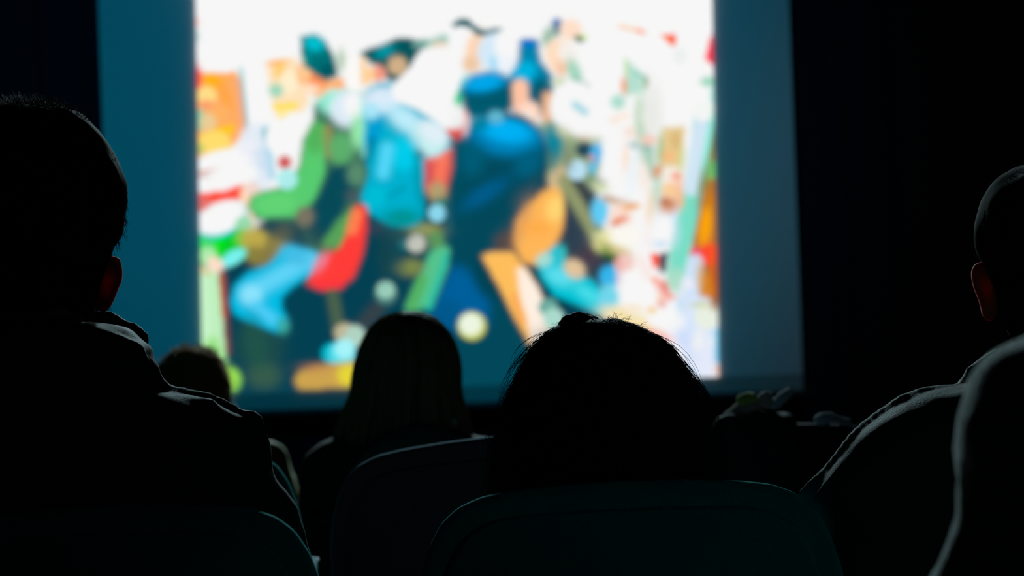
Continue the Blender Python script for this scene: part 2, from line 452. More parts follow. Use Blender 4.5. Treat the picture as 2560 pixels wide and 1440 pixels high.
# the crowd behind
caps(880, 160, 884, 215, 13, (252, 250, 246), 4); caps(908, 150, 910, 205, 8, (255, 214, 164), 5)
poly([(898, 134), (925, 120), (958, 112), (990, 94), (1015, 92), (1050, 102), (1078, 112), (1050, 128), (1036, 160), (1015, 178), (990, 205), (968, 200), (945, 165), (925, 160), (915, 145)], (0, 86, 92), 5)
ell(962, 128, 24, 14, (0, 150, 165), -25, 8); ell(946, 184, 19, 20, (246, 152, 128), s=6); ell(924, 188, 14, 20, (255, 208, 150), s=6); ell(994, 164, 24, 24, (210, 176, 136), s=6)
caps(1070, 112, 1110, 98, 12, (150, 200, 186), 6); ell(1098, 112, 18, 8, (240, 210, 185), s=5); caps(1040, 112, 1060, 105, 8, (120, 170, 160), 5)
ell(1155, 102, 30, 38, WH, s=6)
ell(1192, 122, 26, 46, (255, 212, 176), 12, 8); ell(1178, 160, 22, 20, (240, 200, 165), s=8)
poly([(1130, 60), (1148, 46), (1170, 47), (1185, 62), (1205, 74), (1250, 70), (1262, 74), (1225, 92), (1195, 92), (1172, 70), (1152, 64), (1132, 70)], (0, 96, 106), 4)
ell(1240, 130, 46, 48, (212, 234, 250), 10, 7); ell(1268, 112, 32, 38, WH, s=6); ell(1266, 160, 22, 24, (240, 244, 250), s=6); caps(1232, 150, 1238, 180, 6, (130, 214, 245), 6, .8)
ell(1160, 220, 20, 30, (120, 220, 200), 20, 9); ell(1146, 245, 11, 18, (0, 206, 140), s=6)
# blue caps in the middle
poly([(1300, 100), (1345, 98), (1352, 150), (1382, 188), (1384, 230), (1355, 290), (1300, 300), (1250, 220), (1292, 165)], (0, 132, 172), 6)
ell(1322, 108, 19, 11, (0, 118, 205), s=5); ell(1312, 180, 30, 24, (0, 180, 225), -30, 9); ell(1350, 238, 26, 42, (0, 86, 104), 10, 10)
poly([(1152, 225), (1180, 188), (1220, 178), (1262, 186), (1292, 215), (1285, 270), (1240, 300), (1178, 300), (1158, 270)], (0, 88, 108), 7)
ell(1210, 206, 52, 22, (0, 168, 236), -10, 9)
caps(1300, 218, 1302, 262, 20, (255, 196, 164), 5); ell(1322, 282, 28, 30, (255, 214, 192), s=6); ell(1318, 290, 18, 14, (255, 236, 220), s=6)
# heads on the right
ell(1372, 92, 16, 26, (150, 190, 168), 20, 7); ell(1393, 58, 13, 12, (0, 100, 178), s=5); ell(1426, 74, 28, 26, (255, 224, 200), s=6); ell(1392, 76, 8, 12, (70, 120, 130), s=5)
ell(1398, 140, 34, 44, (255, 222, 192), -15, 7); ell(1404, 172, 16, 18, (246, 200, 172), s=6); ell(1418, 128, 22, 24, (246, 240, 234), s=5)
ell(1448, 97, 12, 8, (46, 92, 52), 20, 4); ell(1460, 92, 7, 5, (190, 225, 80), s=3)
ell(1436, 180, 16, 34, (160, 214, 190), -20, 7); caps(1440, 200, 1468, 216, 5, (40, 150, 130), 5, .9)
caps(1372, 245, 1370, 300, 16, (238, 182, 140), 7); ell(1398, 205, 18, 14, (210, 220, 190), s=6)
poly([(1340, 310), (1392, 300), (1440, 340), (1490, 352), (1500, 420), (1480, 470), (1500, 520), (1420, 520), (1360, 430)], (150, 172, 134), 8)
ell(1435, 268, 60, 66, WH, s=5); caps(1438, 262, 1462, 280, 9, (168, 216, 228), 5)
ell(1385, 355, 22, 44, (0, 134, 152), -10, 8); ell(1462, 374, 24, 20, (28, 66, 84), s=6)
ell(1490, 385, 15, 30, (70, 180, 235), 8, 6); ell(1480, 425, 10, 14, (90, 200, 240), s=5)
# the big figure in the dark blue hood
poly([(1142, 350), (1172, 312), (1215, 285), (1262, 276), (1315, 290), (1352, 322), (1372, 372), (1370, 430), (1345, 490), (1300, 545), (1285, 600), (1240, 680), (1290, 790), (1345, 900), (1380, 1000), (1020, 1000), (1060, 780), (1115, 690), (1112, 600), (1120, 500), (1128, 400)], (2, 72, 90), 7)
ell(1262, 345, 88, 44, (0, 130, 185), 6, 16); ell(1268, 328, 62, 28, (0, 178, 246), 8, 12); ell(1195, 308, 24, 18, (0, 130, 160), s=9); ell(1240, 292, 20, 16, (96, 182, 208), s=5); ell(1175, 400, 36, 40, (0, 92, 118), s=18)
ell(1210, 485, 62, 20, (0, 92, 138), -32, 12); ell(1320, 410, 36, 26, (0, 96, 128), -40, 14)
poly([(1135, 660), (1180, 680), (1230, 740), (1215, 820), (1130, 800), (1080, 790), (1100, 720)], (0, 96, 156), 16); ell(1120, 790, 40, 40, (0, 88, 140), s=16)
ell(1230, 700, 40, 60, (2, 66, 82), -30, 16)
# mint strip on its left, olive spots
poly([(1096, 605), (1124, 620), (1118, 672), (1078, 770), (1010, 775), (1040, 710), (1070, 640)], (84, 196, 142), 7); caps(1055, 700, 1030, 765, 12, (84, 176, 92), 8); caps(1116, 640, 1072, 770, 6, (0, 190, 172), 5, .8)
ell(1062, 576, 40, 17, (150, 152, 86), s=9); ell(1024, 668, 34, 20, (128, 140, 74), s=10); ell(1090, 600, 20, 22, (92, 150, 92), s=8)
ell(940, 570, 30, 16, (46, 62, 82), s=12); ell(985, 640, 30, 50, (24, 74, 82), s=18, al=.7)
# red seat between, white hooded figure in the blue jacket
poly([(1052, 392), (1130, 365), (1132, 420), (1112, 490), (1100, 500), (1064, 480)], (238, 98, 84), 6)
caps(1066, 400, 1072, 450, 11, (205, 72, 86), 6, .8); caps(1108, 400, 1098, 440, 11, (255, 126, 92), 6, .8); ell(1094, 480, 22, 26, (178, 160, 112), s=9); ell(1102, 505, 14, 12, (60, 130, 110), s=6)
poly([(916, 222), (950, 205), (985, 205), (1050, 265), (1112, 322), (1128, 370), (1062, 396), (1056, 480), (1062, 540), (1030, 568), (975, 562), (925, 535), (900, 498), (920, 440), (912, 330)], (0, 176, 206), 6)
ell(955, 250, 46, 32, (220, 236, 250), s=10); ell(930, 278, 20, 20, (170, 232, 250), s=8); ell(1015, 300, 52, 26, (190, 238, 252), 35, 12); ell(1072, 350, 46, 40, (200, 240, 242), 30, 9); ell(1085, 330, 40, 24, (226, 240, 248), 30, 9)
ell(935, 330, 16, 36, (0, 156, 212), 25, 8); ell(1010, 385, 34, 40, (0, 206, 236), s=14); caps(968, 372, 958, 432, 15, (84, 216, 250), 9); caps(918, 400, 932, 350, 7, (0, 110, 140), 6, .8)
ell(1005, 545, 44, 22, (0, 146, 146), s=12); caps(960, 500, 1010, 470, 6, (0, 150, 170), 6, .7); ell(940, 492, 26, 26, (0, 190, 215), s=10); ell(1048, 450, 12, 70, (0, 150, 170), -4, 8, .8)
ell(1050, 385, 14, 12, (0, 90, 100), s=6, al=.5)
poly([(975, 218), (1020, 180), (1042, 140), (1070, 118), (1100, 116), (1130, 132), (1152, 158), (1156, 190), (1140, 235), (1126, 262), (1165, 282), (1172, 315), (1140, 335), (1095, 305), (1040, 272), (985, 250)], WH, 4)
poly([(1112, 322), (1150, 318), (1162, 272), (1169, 300), (1168, 328), (1142, 356)], (240, 80, 66), 4, .95); ell(1140, 300, 22, 22, WH, s=4); ell(1164, 325, 7, 16, (215, 210, 220), 10, 4, .8)
# jeans and the red chair
poly([(715, 612), (800, 634), (790, 678), (735, 715), (702, 745), (704, 770), (718, 800), (712, 820), (690, 830), (655, 818), (615, 802), (585, 785), (576, 755), (586, 715), (620, 682), (672, 662)], (0, 188, 228), 7)
caps(770, 650, 625, 732, 20, (96, 212, 248), 12); ell(740, 640, 34, 22, (70, 190, 230), 20, 12); ell(628, 738, 26, 24, (140, 228, 252), s=10); caps(640, 765, 680, 798, 12, (80, 208, 250), 10); ell(708, 815, 14, 18, (60, 170, 160), s=8)
poly([(888, 514), (914, 516), (918, 560), (908, 630), (885, 690), (850, 722), (810, 728), (768, 712), (790, 668), (808, 640), (848, 622), (868, 580)], (255, 60, 56), 6)
caps(892, 535, 880, 575, 13, (255, 130, 80), 7); ell(803, 655, 12, 26, (235, 130, 150), 30, 8); caps(800, 712, 850, 712, 6, (255, 45, 70), 6, .7)
caps(832, 738, 848, 830, 15, (74, 98, 76), 7); caps(905, 815, 945, 770, 16, (62, 66, 68), 12, .8)
ell(640, 860, 26, 60, (34, 88, 74), -10, 14, .7)
# discs of light
ell(862, 832, 26, 24, (190, 182, 150), s=4); ell(888, 840, 25, 27, (176, 210, 194), s=4)
ell(830, 884, 26, 26, (0, 184, 205), s=4); ell(855, 885, 32, 32, (80, 222, 236), s=4); ell(862, 872, 25, 25, (165, 244, 250), s=5)
ell(965, 735, 29, 28, (74, 128, 122), s=4, al=.8); ell(964, 725, 22, 22, (156, 208, 188), s=4); ell(1012, 610, 16, 16, (30, 108, 118), s=4)
ell(1046, 608, 30, 26, (110, 130, 110), s=5, al=.7); ell(1040, 608, 22, 22, (196, 198, 188), s=4); ell(1093, 533, 22, 22, (138, 214, 236), s=3)
ell(1180, 815, 35, 35, (196, 204, 76), s=3); ell(1177, 811, 28, 28, (236, 246, 226), s=5)
poly([(745, 930), (800, 914), (860, 906), (895, 902), (895, 966), (750, 976), (735, 955)], (206, 164, 78), 7); ell(870, 938, 26, 26, (230, 214, 56), s=8); ell(790, 920, 30, 10, (190, 130, 84), s=8, al=.7)
# lapel and hand of the big figure
ell(1268, 610, 30, 30, (84, 72, 72), s=12); ell(1310, 510, 24, 30, (60, 82, 92), s=14, al=.8)
poly([(1203, 638), (1240, 628), (1285, 632), (1320, 680), (1352, 740), (1385, 850), (1352, 885), (1325, 862), (1290, 800), (1250, 722)], (255, 190, 92), 6)
poly([(1292, 668), (1312, 672), (1345, 720), (1372, 790), (1398, 860), (1350, 900), (1330, 870), (1318, 800), (1300, 740)], (255, 240, 226), 7); caps(1285, 740, 1304, 800, 7, (250, 160, 84), 6, .8)
ell(1396, 448, 22, 34, (216, 188, 146), 20, 9)
poly([(1330, 505), (1350, 484), (1385, 466), (1408, 480), (1416, 530), (1408, 575), (1385, 620), (1345, 664), (1305, 655), (1286, 610), (1294, 550)], (255, 182, 88), 8)
ell(1388, 522, 22, 32, (255, 214, 114), 10, 10); ell(1306, 560, 14, 50, (218, 156, 96), 18, 10, .8); ell(1340, 570, 30, 16, (255, 172, 74), s=12)
# between hand and stalls
poly([(1412, 470), (1432, 440), (1490, 470), (1500, 560), (1545, 640), (1520, 730), (1470, 700), (1420, 640), (1408, 600), (1414, 540)], (46, 64, 80), 8)
caps(1410, 452, 1482, 574, 16, (146, 154, 108), 8); caps(1440, 450, 1482, 505, 7, (60, 60, 62), 7, .8); ell(1474, 640, 30, 24, (82, 60, 72), s=14, al=.7)
caps(1445, 425, 1500, 460, 14, (120, 145, 105), 9, .7); ell(1442, 425, 25, 25, (186, 224, 242), s=3)
poly([(1345, 652), (1392, 608), (1412, 640), (1418, 668), (1480, 700), (1522, 740), (1532, 775), (1510, 792), (1440, 760), (1385, 738), (1352, 690)], (0, 196, 214), 7)
ell(1360, 650, 20, 16, (170, 222, 210), -30, 7); ell(1398, 692, 34, 20, (90, 222, 238), 25, 9); ell(1470, 735, 34, 14, (70, 222, 234), 30, 8)
ell(1436, 672, 28, 22, (226, 196, 156), 35, 7); ell(1405, 632, 10, 18, (60, 190, 190), s=6)
ell(1420, 850, 70, 30, (40, 84, 84), s=18); ell(1370, 768, 24, 22, (108, 170, 158), s=4); ell(1384, 796, 26, 26, (170, 218, 204), s=4)
# stalls on the right
ell(1500, 528, 22, 36, (96, 204, 246), s=6); ell(1497, 590, 10, 16, (70, 130, 90), s=7)
ell(1545, 505, 30, 9, (200, 160, 120), 8, 6, .8); ell(1552, 540, 30, 30, (250, 222, 208), s=7); caps(1540, 553, 1562, 545, 6, (235, 120, 60), 4, .9); caps(1560, 520, 1594, 516, 5, (255, 180, 90), 4, .9)
ell(1528, 600, 44, 24, (238, 232, 176), 10, 8); ell(1560, 590, 34, 28, (250, 248, 240), s=6); ell(1540, 638, 32, 14, (46, 108, 20), 15, 6); ell(1500, 612, 16, 18, (196, 200, 130), s=7); ell(1535, 622, 40, 10, (225, 205, 150), 12, 5)
ell(1524, 692, 26, 28, (50, 180, 236), s=6); ell(1522, 745, 26, 34, (110, 214, 236), s=8)
ell(1562, 656, 24, 22, (244, 200, 190), s=5); caps(1544, 650, 1550, 678, 5, (225, 110, 110), 4, .9)
poly([(1624, 632), (1646, 634), (1648, 666), (1636, 676)], (255, 70, 34), 3); poly([(1648, 634), (1672, 630), (1664, 682), (1646, 684)], (28, 46, 66), 4); caps(1636, 700, 1642, 745, 8, (255, 120, 50), 5, .95); ell(1642, 746, 9, 8, (255, 196, 0), s=4); ell(1662, 718, 12, 20, (240, 120, 110), -20, 5); ell(1672, 742, 16, 8, (250, 150, 130), s=5)
ell(1560, 790, 60, 22, (246, 226, 176), 12, 9); ell(1600, 740, 46, 50, WH, s=5); ell(1575, 800, 34, 14, (240, 222, 160), s=7); ell(1605, 815, 34, 18, (250, 236, 200), 15, 6)
ell(1680, 550, 36, 50, (206, 230, 250), 10, 7); ell(1668, 528, 20, 10, (230, 190, 170), s=5); ell(1660, 575, 24, 40, WH, s=6)
poly([(1612, 300), (1632, 340), (1640, 450), (1625, 450), (1600, 380), (1590, 310)], (150, 200, 176), 6, .9); ell(1598, 365, 22, 8, (50, 146, 156), 8, 5); caps(1594, 282, 1604, 400, 6, (150, 190, 150), 6, .8)
poly([(1566, 150), (1590, 168), (1618, 196), (1612, 232), (1560, 240), (1562, 200)], (180, 224, 208), 6); ell(1560, 215, 7, 20, (244, 156, 110), s=4); caps(1565, 150, 1567, 185, 4, (190, 224, 160), 4, .9); ell(1616, 206, 5, 13, (130, 134, 40), s=4); caps(1590, 180, 1616, 198, 3, (80, 180, 170), 3, .7)
ell(1545, 255, 18, 18, (170, 222, 206), s=6); ell(1600, 265, 12, 20, (196, 220, 196), s=6); ell(1560, 290, 14, 8, (255, 232, 216), s=5); ell(1625, 300, 16, 50, (238, 236, 230), s=6); ell(1620, 350, 22, 12, (250, 196, 176), s=6); ell(1565, 400, 8, 30, (255, 222, 200), s=6)
poly([(1655, 320), (1712, 315), (1704, 420), (1650, 420)], (232, 204, 146), 6); ell(1668, 390, 20, 14, (246, 190, 130), s=6); ell(1645, 430, 12, 18, (246, 130, 84), 10, 5); ell(1676, 445, 26, 24, (246, 236, 222), s=5); ell(1680, 478, 30, 22, (250, 206, 156), s=6); ell(1670, 510, 24, 14, (206, 132, 90), s=6); ell(1700, 470, 12, 40, (250, 190, 160), s=6, al=.7)
poly([(1768, 310), (1830, 300), (1830, 790), (1735, 790), (1722, 760), (1728, 600), (1750, 430)], (176, 112, 52), 5)
ell(1788, 390, 14, 40, (170, 120, 90), s=5); ell(1775, 424, 26, 24, (112, 198, 110), s=5); ell(1762, 560, 17, 62, (255, 166, 0), 3, 8); ell(1772, 636, 26, 26, (255, 66, 44), s=7); ell(1770, 500, 26, 20, (200, 120, 20), s=9, al=.7); ell(1764, 720, 22, 38, (214, 134, 40), s=7); ell(1788, 690, 9, 50, (200, 90, 20), s=6)
ell(1742, 520, 12, 60, (150, 90, 50), 8, 7); ell(1735, 632, 17, 14, (240, 70, 110), s=5)
poly([(1735, 290), (1790, 292), (1750, 520), (1712, 690), (1668, 700), (1672, 640), (1705, 500), (1728, 400)], (120, 222, 198), 4)
caps(1754, 300, 1728, 470, 19, (210, 230, 246), 6); caps(1775, 320, 1745, 490, 6, (150, 240, 228), 4, .9); caps(1790, 330, 1760, 470, 5, (110, 150, 70), 5, .8)
ell(1690, 700, 22, 30, (170, 222, 200), s=8)
caps(1738, 655, 1726, 760, 19, (204, 226, 250), 5); ell(1720, 710, 16, 14, (236, 236, 250), s=6)
ell(1735, 800, 66, 62, (216, 230, 252), s=7); ell(1665, 800, 46, 46, WH, s=5); ell(1770, 790, 34, 34, (232, 240, 226), s=6); ell(1760, 900, 48, 46, (228, 234, 250), s=7); caps(1797, 830, 1797, 900, 9, (0, 190, 232), 7); ell(1650, 850, 40, 30, (244, 240, 246), s=7); ell(1715, 860, 40, 20, (206, 222, 252), 60, 10); ell(1752, 762, 26, 6, (200, 208, 140), s=4, al=.8); ell(1700, 925, 40, 16, (190, 225, 250), 20, 8); ell(1795, 925, 8, 14, (240, 190, 160), s=4)
ell(1640, 836, 40, 10, (252, 150, 130), 20, 5, .8); ell(1600, 815, 40, 8, (240, 210, 140), 12, 5, .7)
# goods and tints among the stalls
for a in [(1600, 300, 10, 60, (206, 226, 204), 4, 9, .8), (1634, 270, 22, 60, (232, 234, 230), 0, 12, .8), (1575, 330, 16, 14, (246, 222, 206), 0, 6, .8), (1536, 300, 12, 10, (250, 226, 208), 0, 5, .8),
          (1585, 425, 18, 60, (232, 244, 250), 10, 9, .7), (1610, 440, 14, 40, (250, 230, 216), -5, 7, .7), (1640, 480, 12, 46, (160, 212, 186), 8, 7, .7), (1625, 520, 10, 40, (250, 214, 180), 6, 6, .7),
          (1650, 375, 8, 40, (150, 190, 130), 4, 5, .8), (1690, 350, 14, 22, (214, 176, 108), 0, 7, .7), (1705, 400, 8, 34, (200, 216, 140), 4, 5, .7), (1660, 500, 10, 8, (180, 90, 60), 0, 5, .7), (1690, 440, 10, 8, (252, 110, 80), 0, 5, .8),
          (1700, 505, 10, 20, (240, 180, 130), 8, 6, .8), (1692, 590, 8, 30, (190, 226, 240), 8, 6, .8), (1652, 610, 18, 8, (190, 220, 245), 0, 6, .8), (1618, 600, 10, 22, (246, 236, 238), 0, 6, .7),
          (1500, 470, 20, 10, (214, 226, 170), 10, 7, .8), (1520, 495, 16, 7, (180, 130, 90), 10, 5, .7), (1580, 515, 14, 6, (230, 150, 80), -8, 4, .8), (1538, 560, 14, 5, (222, 96, 50), -6, 4, .8), (1516, 620, 14, 8, (110, 150, 50), 0, 6, .8),
          (1480, 395, 8, 8, (246, 130, 100), 0, 4, .6), (1490, 350, 14, 8, (190, 205, 170), 0, 6, .8), (1462, 345, 16, 7, (214, 190, 160), 0, 6, .7), (1410, 330, 20, 12, (200, 206, 170), 30, 8, .8),
          (1380, 400, 14, 26, (30, 110, 120), -8, 9, .7), (1420, 395, 14, 34, (120, 132, 104), 0, 8, .7), (1548, 690, 8, 24, (246, 214, 214), 0, 6, .7), (1600, 655, 18, 18, (250, 232, 226), 0, 7, .7), (1616, 680, 10, 18, (250, 226, 220), 0, 6, .8),
          (1585, 770, 22, 6, (250, 214, 150), 10, 5, .7), (1630, 775, 10, 8, (250, 190, 60), 0, 4, .8), (1655, 760, 12, 8, (236, 110, 90), 0, 4, .7), (1700, 760, 10, 30, (196, 224, 244), 0, 6, .7), (1745, 850, 14, 30, (246, 244, 240), 20, 7, .7), (1690, 890, 20, 24, (236, 240, 250), 30, 8, .7),
          (1778, 640, 8, 30, (255, 90, 40), 0, 5, .7), (1752, 470, 8, 50, (150, 110, 50), 8, 5, .7), (1748, 690, 8, 34, (220, 170, 60), 0, 5, .7), (1785, 760, 8, 16, (160, 90, 30), 0, 4, .8), (1788, 350, 6, 30, (110, 90, 60), 0, 4, .8),
          (640, 380, 18, 10, (176, 212, 236), 0, 6, .7), (655, 410, 10, 18, (196, 222, 242), 0, 6, .8), (620, 370, 26, 18, (238, 240, 248), 0, 6, .9), (630, 470, 18, 16, (240, 214, 206), 0, 6, .8), (718, 448, 26, 26, (172, 238, 238), 0, 3, .95),
          (505, 440, 14, 3, (190, 90, 70), 0, 3, .8), (1120, 545, 8, 40, (40, 100, 110), 0, 6, .7), (1000, 590, 26, 12, (44, 80, 84), 0, 10, .7), (960, 640, 14, 50, (20, 66, 74), 0, 10, .7), (1145, 440, 14, 80, (0, 78, 96), 0, 12, .7)]:
    ell(a[0], a[1], a[2], a[3], a[4], a[5], a[6], a[7])
# flags in the sky and edge marks
caps(1550, 66, 1606, 79, 3, (255, 186, 120), 3); ell(1602, 79, 9, 4, (255, 120, 60), 18, 3)
poly([(1652, 88), (1688, 85), (1688, 114), (1676, 113)], (255, 120, 76), 3); ell(1684, 98, 6, 12, (255, 72, 40), s=3)
poly([(1786, 84), (1776, 92), (1762, 148), (1786, 166), (1830, 170), (1830, 84)], (255, 58, 84), 4); ell(1772, 204, 20, 12, (150, 214, 186), s=5); ell(1788, 240, 12, 30, (160, 230, 220), s=5)
ell(1700, 140, 18, 20, (236, 240, 240), s=5); ell(1758, 278, 26, 25, (244, 246, 244), s=3); ell(1786, 290, 8, 18, (170, 232, 216), s=4)
ell(492, 55, 5, 9, (255, 150, 140), s=4, al=.8); ell(490, 90, 8, 14, (150, 200, 190), s=6, al=.8)
# whites above the frame get an added boost, unseen glow to light the rows
mn = IMG.min(axis=2)
t = np.clip((mn - .84) / (.92 - .84), 0, 1); t = t * t * (3 - 2 * t)
sky = np.clip((-12 - GYm) / 160, 0, 1)[..., None]
IMG = IMG * (1 + (WHITE - 1 + 6.0 * sky) * t[..., None])
IMG = np.where(IMG < 0, 0, IMG)
def picture():
    # corners of the projected picture in the frame, leaning a little as the projector stands
    def edge(py): return 490 + .0185 * py, 1779 + .0185 * py
    nx, ny = len(gx), len(gy)
    ty = (gy - GY0) / (GY1 - GY0)
    v = []; cols = np.zeros((ny, nx, 3))
    top = GY0
    for j in range(ny):
        for i in range(nx):
            u = i / (nx - 1); w = ty[j]
            # bottom edge runs from (508, 987) to (1796, 941)
            yb = 987 - 46 * u
            py = top + (yb - top) * w
            xl, xr = edge(py)
            px = xl + (xr - xl) * u
            v.append(tuple(on_screen(px, py, SD - .004)))
            fx = (px - GX0) / STEP; fy = (py - GY0) / STEP
            i0 = min(max(int(fx), 0), nx - 2); j0 = min(max(int(fy), 0), ny - 2)
            a, c = min(max(fx - i0, 0), 1), min(max(fy - j0, 0), 1)
            cols[j, i] = (IMG[j0, i0] * (1 - a) + IMG[j0, i0 + 1] * a) * (1 - c) + (IMG[j0 + 1, i0] * (1 - a) + IMG[j0 + 1, i0 + 1] * a) * c
    f = [(j * nx + i, (j + 1) * nx + i, (j + 1) * nx + i + 1, j * nx + i + 1) for j in range(ny - 1) for i in range(nx - 1)]
    me = bpy.data.meshes.new('projected_picture'); me.from_pydata(v, [], f); me.update()
    at = me.color_attributes.new('picture', 'FLOAT_COLOR', 'POINT')
    rgba = np.ones((ny * nx, 4), np.float32); rgba[:, :3] = cols.reshape(-1, 3)
    at.data.foreach_set('color', rgba.ravel())
    m = bpy.data.materials.new('projected_picture'); m.use_nodes = True
    nt = m.node_tree; nt.nodes.clear()
    out = nt.nodes.new('ShaderNodeOutputMaterial'); em = nt.nodes.new('ShaderNodeEmission')
    ca = nt.nodes.new('ShaderNodeVertexColor'); ca.layer_name = 'picture'
    nt.links.new(ca.outputs['Color'], em.inputs['Color']); nt.links.new(em.outputs[0], out.inputs['Surface'])
    o = link('projected_picture', me, m, scr, smooth=False)
    o['label'] = 'bright blurred picture of people in caps and coats'
picture()

# ------------------------------------------------------------------ seats
PROFILE = [(0, 0), (140, 3), (280, 12), (365, 25), (425, 49), (470, 87), (504, 145), (533, 235), (548, 330), (554, 480), (545, 800), (520, 1050), (470, 1150), (380, 1190), (0, 1200)]
def seat(px, py, D, label, material, group, lean=0.0, arms=(-1, 1), ws=1.0, cup=False):
    """px, py: middle of the upper rim of the back; D: distance"""
    s = 1 / 2540.0
    top = P(px, py, D)
    floor_z = 0
    root = empty('auditorium_seat', (top.x, D + .25, floor_z), label, 'seat', group)
    pr = []
    pts = PROFILE
    # denser outline
    a = np.array(pts, float); tt = np.arange(len(a)); t2 = np.linspace(0, len(a) - 1, 90)
    xs = np.interp(t2, tt, a[:, 0]); ys = np.interp(t2, tt, a[:, 1])
    for _ in range(2):
        xs[1:-1] = (xs[:-2] + 2 * xs[1:-1] + xs[2:]) / 4; ys[1:-1] = (ys[:-2] + 2 * ys[1:-1] + ys[2:]) / 4
    right = [(x * s * ws, -y * s) for x, y in zip(xs, ys)]
    outl = right + [(-x, z) for x, z in reversed(right[1:-1])]
    cl, sn = math.cos(R(lean)), math.sin(R(lean))
    def ring(scale_in, y):
        r = []
        for (x, z) in outl:
            # inset towards the middle of the panel
            cx, cz = 0, -.23
            dx, dz = x - cx, z - cz; L = math.hypot(dx, dz)
            k = (L - scale_in) / L
            X, Z = cx + dx * k, cz + dz * k
            X, Z = X * cl - Z * sn, X * sn + Z * cl
            tilt = .10 * max(0, -Z)          # the back leans a few degrees
            r.append(Vector((top.x + X, top.y + y + tilt, top.z + Z)))
        return r
    th = .062
    b = MB()
    prof = [(.012, 0.0), (.004, .004), (.0, .012), (.0, .030), (.003, .044), (.010, .055), (.022, th), (.07, th + .012)]
    b.rings([ring(i, y) for i, y in prof]); b.build('backrest', material, root)
    b = MB(); b.rings([ring(.03, -.012), ring(.026, -.004), ring(.03, .004)]); b.build('back_panel', material, root)
    b = MB(); cx, cy = top.x, D + .36
    b.box((cx, cy, .42), (.43, .46, .11)); b.build('seat_cushion', material, root, bevel=.045)
    for k in arms:
        ax = cx + k * .232
        b = MB(); b.cap((ax, D + .10, .60), (ax, D + .42, .60), .021); o = b.build('armrest', M['shell'], root)
        b = MB(); b.box((ax, D + .2, .30), (.025, .06, .58)); b.box((ax, D + .24, .012), (.05, .34, .024)); b.build('leg', M['metal'], root, bevel=.004, smooth=False)
    if cup:
        q = P(731, 1403, 3.36); ax = cx + .232
        b = MB(); b.cap((ax, 3.36, .60), (q.x, 3.36, .611), .012); b.cap((q.x, 3.36, .604), (q.x, 3.36, .609), .040, .040, 24); b.build('cup_holder', M['shell'], root)
    b = MB(); b.box((cx, D + .22, .34), (.48, .05, .04)); b.build('cross_bar', M['metal'], root, smooth=False)
    return root

G1, G2, G3 = 'seats of the nearest row', 'seats of the second row', 'seats of the far rows'
seat(258, 1268, 2.38, 'teal upholstered seat at lower left, in front of it the short-haired man', M['seat'], G1, .4)
seat(1568, 1206, 2.38, 'teal upholstered seat at bottom centre behind the long-haired woman with topknot', M['seat'], G1, .4)
seat(2840, 1152, 2.38, 'teal seat at lower right corner holding the man in the grey jacket', M['seat'], G1, .4)
seat(3340, 1490, 1.38, 'nearest teal seat, almost wholly below the lower right corner', M['seat'], 'seat of the nearest person', .4)
seat(343, 1120, 3.23, 'dark seat beyond the short-haired man, one edge showing beside his arm', M['seat'], G2, cup=True)
seat(1225, 1094, 3.23, 'empty seat with grey-blue rim between the two long-haired women', M['seat_grey'], G2, 3.9, arms=(1,), ws=1.07)
seat(1020, 1250, 4.08, 'dark seat holding the woman with dark blonde hair', M['shell'], G3)
seat(470, 1150, 4.93, 'dark seat holding the brown-haired person in pale olive jacket', M['shell'], G3)
seat(1935, 1062, 4.08, 'dark seat right of centre with a coloured scarf, coat and glove over it', M['shell'], G3)

# paper cup on the armrest between the man's seat and the empty one
cq = P(735, 1398, 3.36); zb = .651
b = MB(); h = cq.z - zb
b.rings([[Vector((cq.x + rr * math.cos(2 * math.pi * k / 32), 3.36 + rr * math.sin(2 * math.pi * k / 32), zb + z)) for k in range(32)]
         for rr, z in ((.024, 0), (.0245, .002), (.033, h - .004), (.0355, h - .003), (.0355, h), (.032, h), (.031, h - .01), (.024, .008))])
cup = b.build('paper_cup', M['cup']); tag(cup, 'small white cup in the gap right of the lower left seat, at the bottom edge', 'cup')

# ------------------------------------------------------------------ people
def head_body(mb, c, h, w, yaw=0, ear=True):
    """head centred at c, height h, skull half-width w; faces +Y"""
    rot = Matrix.Rotation(yaw, 3, 'Z')
    lv = [(.50, .10, .10, .10), (.485, .38, .35, .38), (.44, .66, .60, .66), (.36, .86, .80, .88), (.22, .99, .95, 1.02), (.08, 1.0, 1.0, 1.05), (-.05, .97, 1.0, .98), (-.16, .92, 1.0, .82), (-.28, .82, .98, .62), (-.38, .68, .94, .45), (-.46, .48, .86, .30), (-.50, .25, .70, .12)]
    rings = []
    for (z, rx, ryf, ryb) in lv:
        rings.append([c + rot @ Vector((w * rx * math.cos(2 * math.pi * k / 28), (ryf if math.sin(2 * math.pi * k / 28) > 0 else ryb) * w * 1.10 * math.sin(2 * math.pi * k / 28), z * h)) for k in range(28)])
    mb.rings(rings)
    q = lambda x, y, z: c + rot @ Vector((x * w, y * w * .91, z * h))
    mb.cap(q(0, 1.18, .02), q(0, 1.42, -.13), .007, .012)                       # nose
    mb.ell(q(.13, 1.33, -.14), .008); mb.ell(q(-.13, 1.33, -.14), .008)
    mb.cap(q(-.45, 1.10, .07), q(-.12, 1.20, .06), .009); mb.cap(q(.45, 1.10, .07), q(.12, 1.20, .06), .009)   # brow
    mb.cap(q(-.22, 1.16, -.25), q(.22, 1.16, -.25), .0065); mb.cap(q(-.2, 1.15, -.285), q(.2, 1.15, -.285), .0075)  # lips
    mb.ell(q(0, 1.02, -.42), (.022, .018, .018))                                   # chin

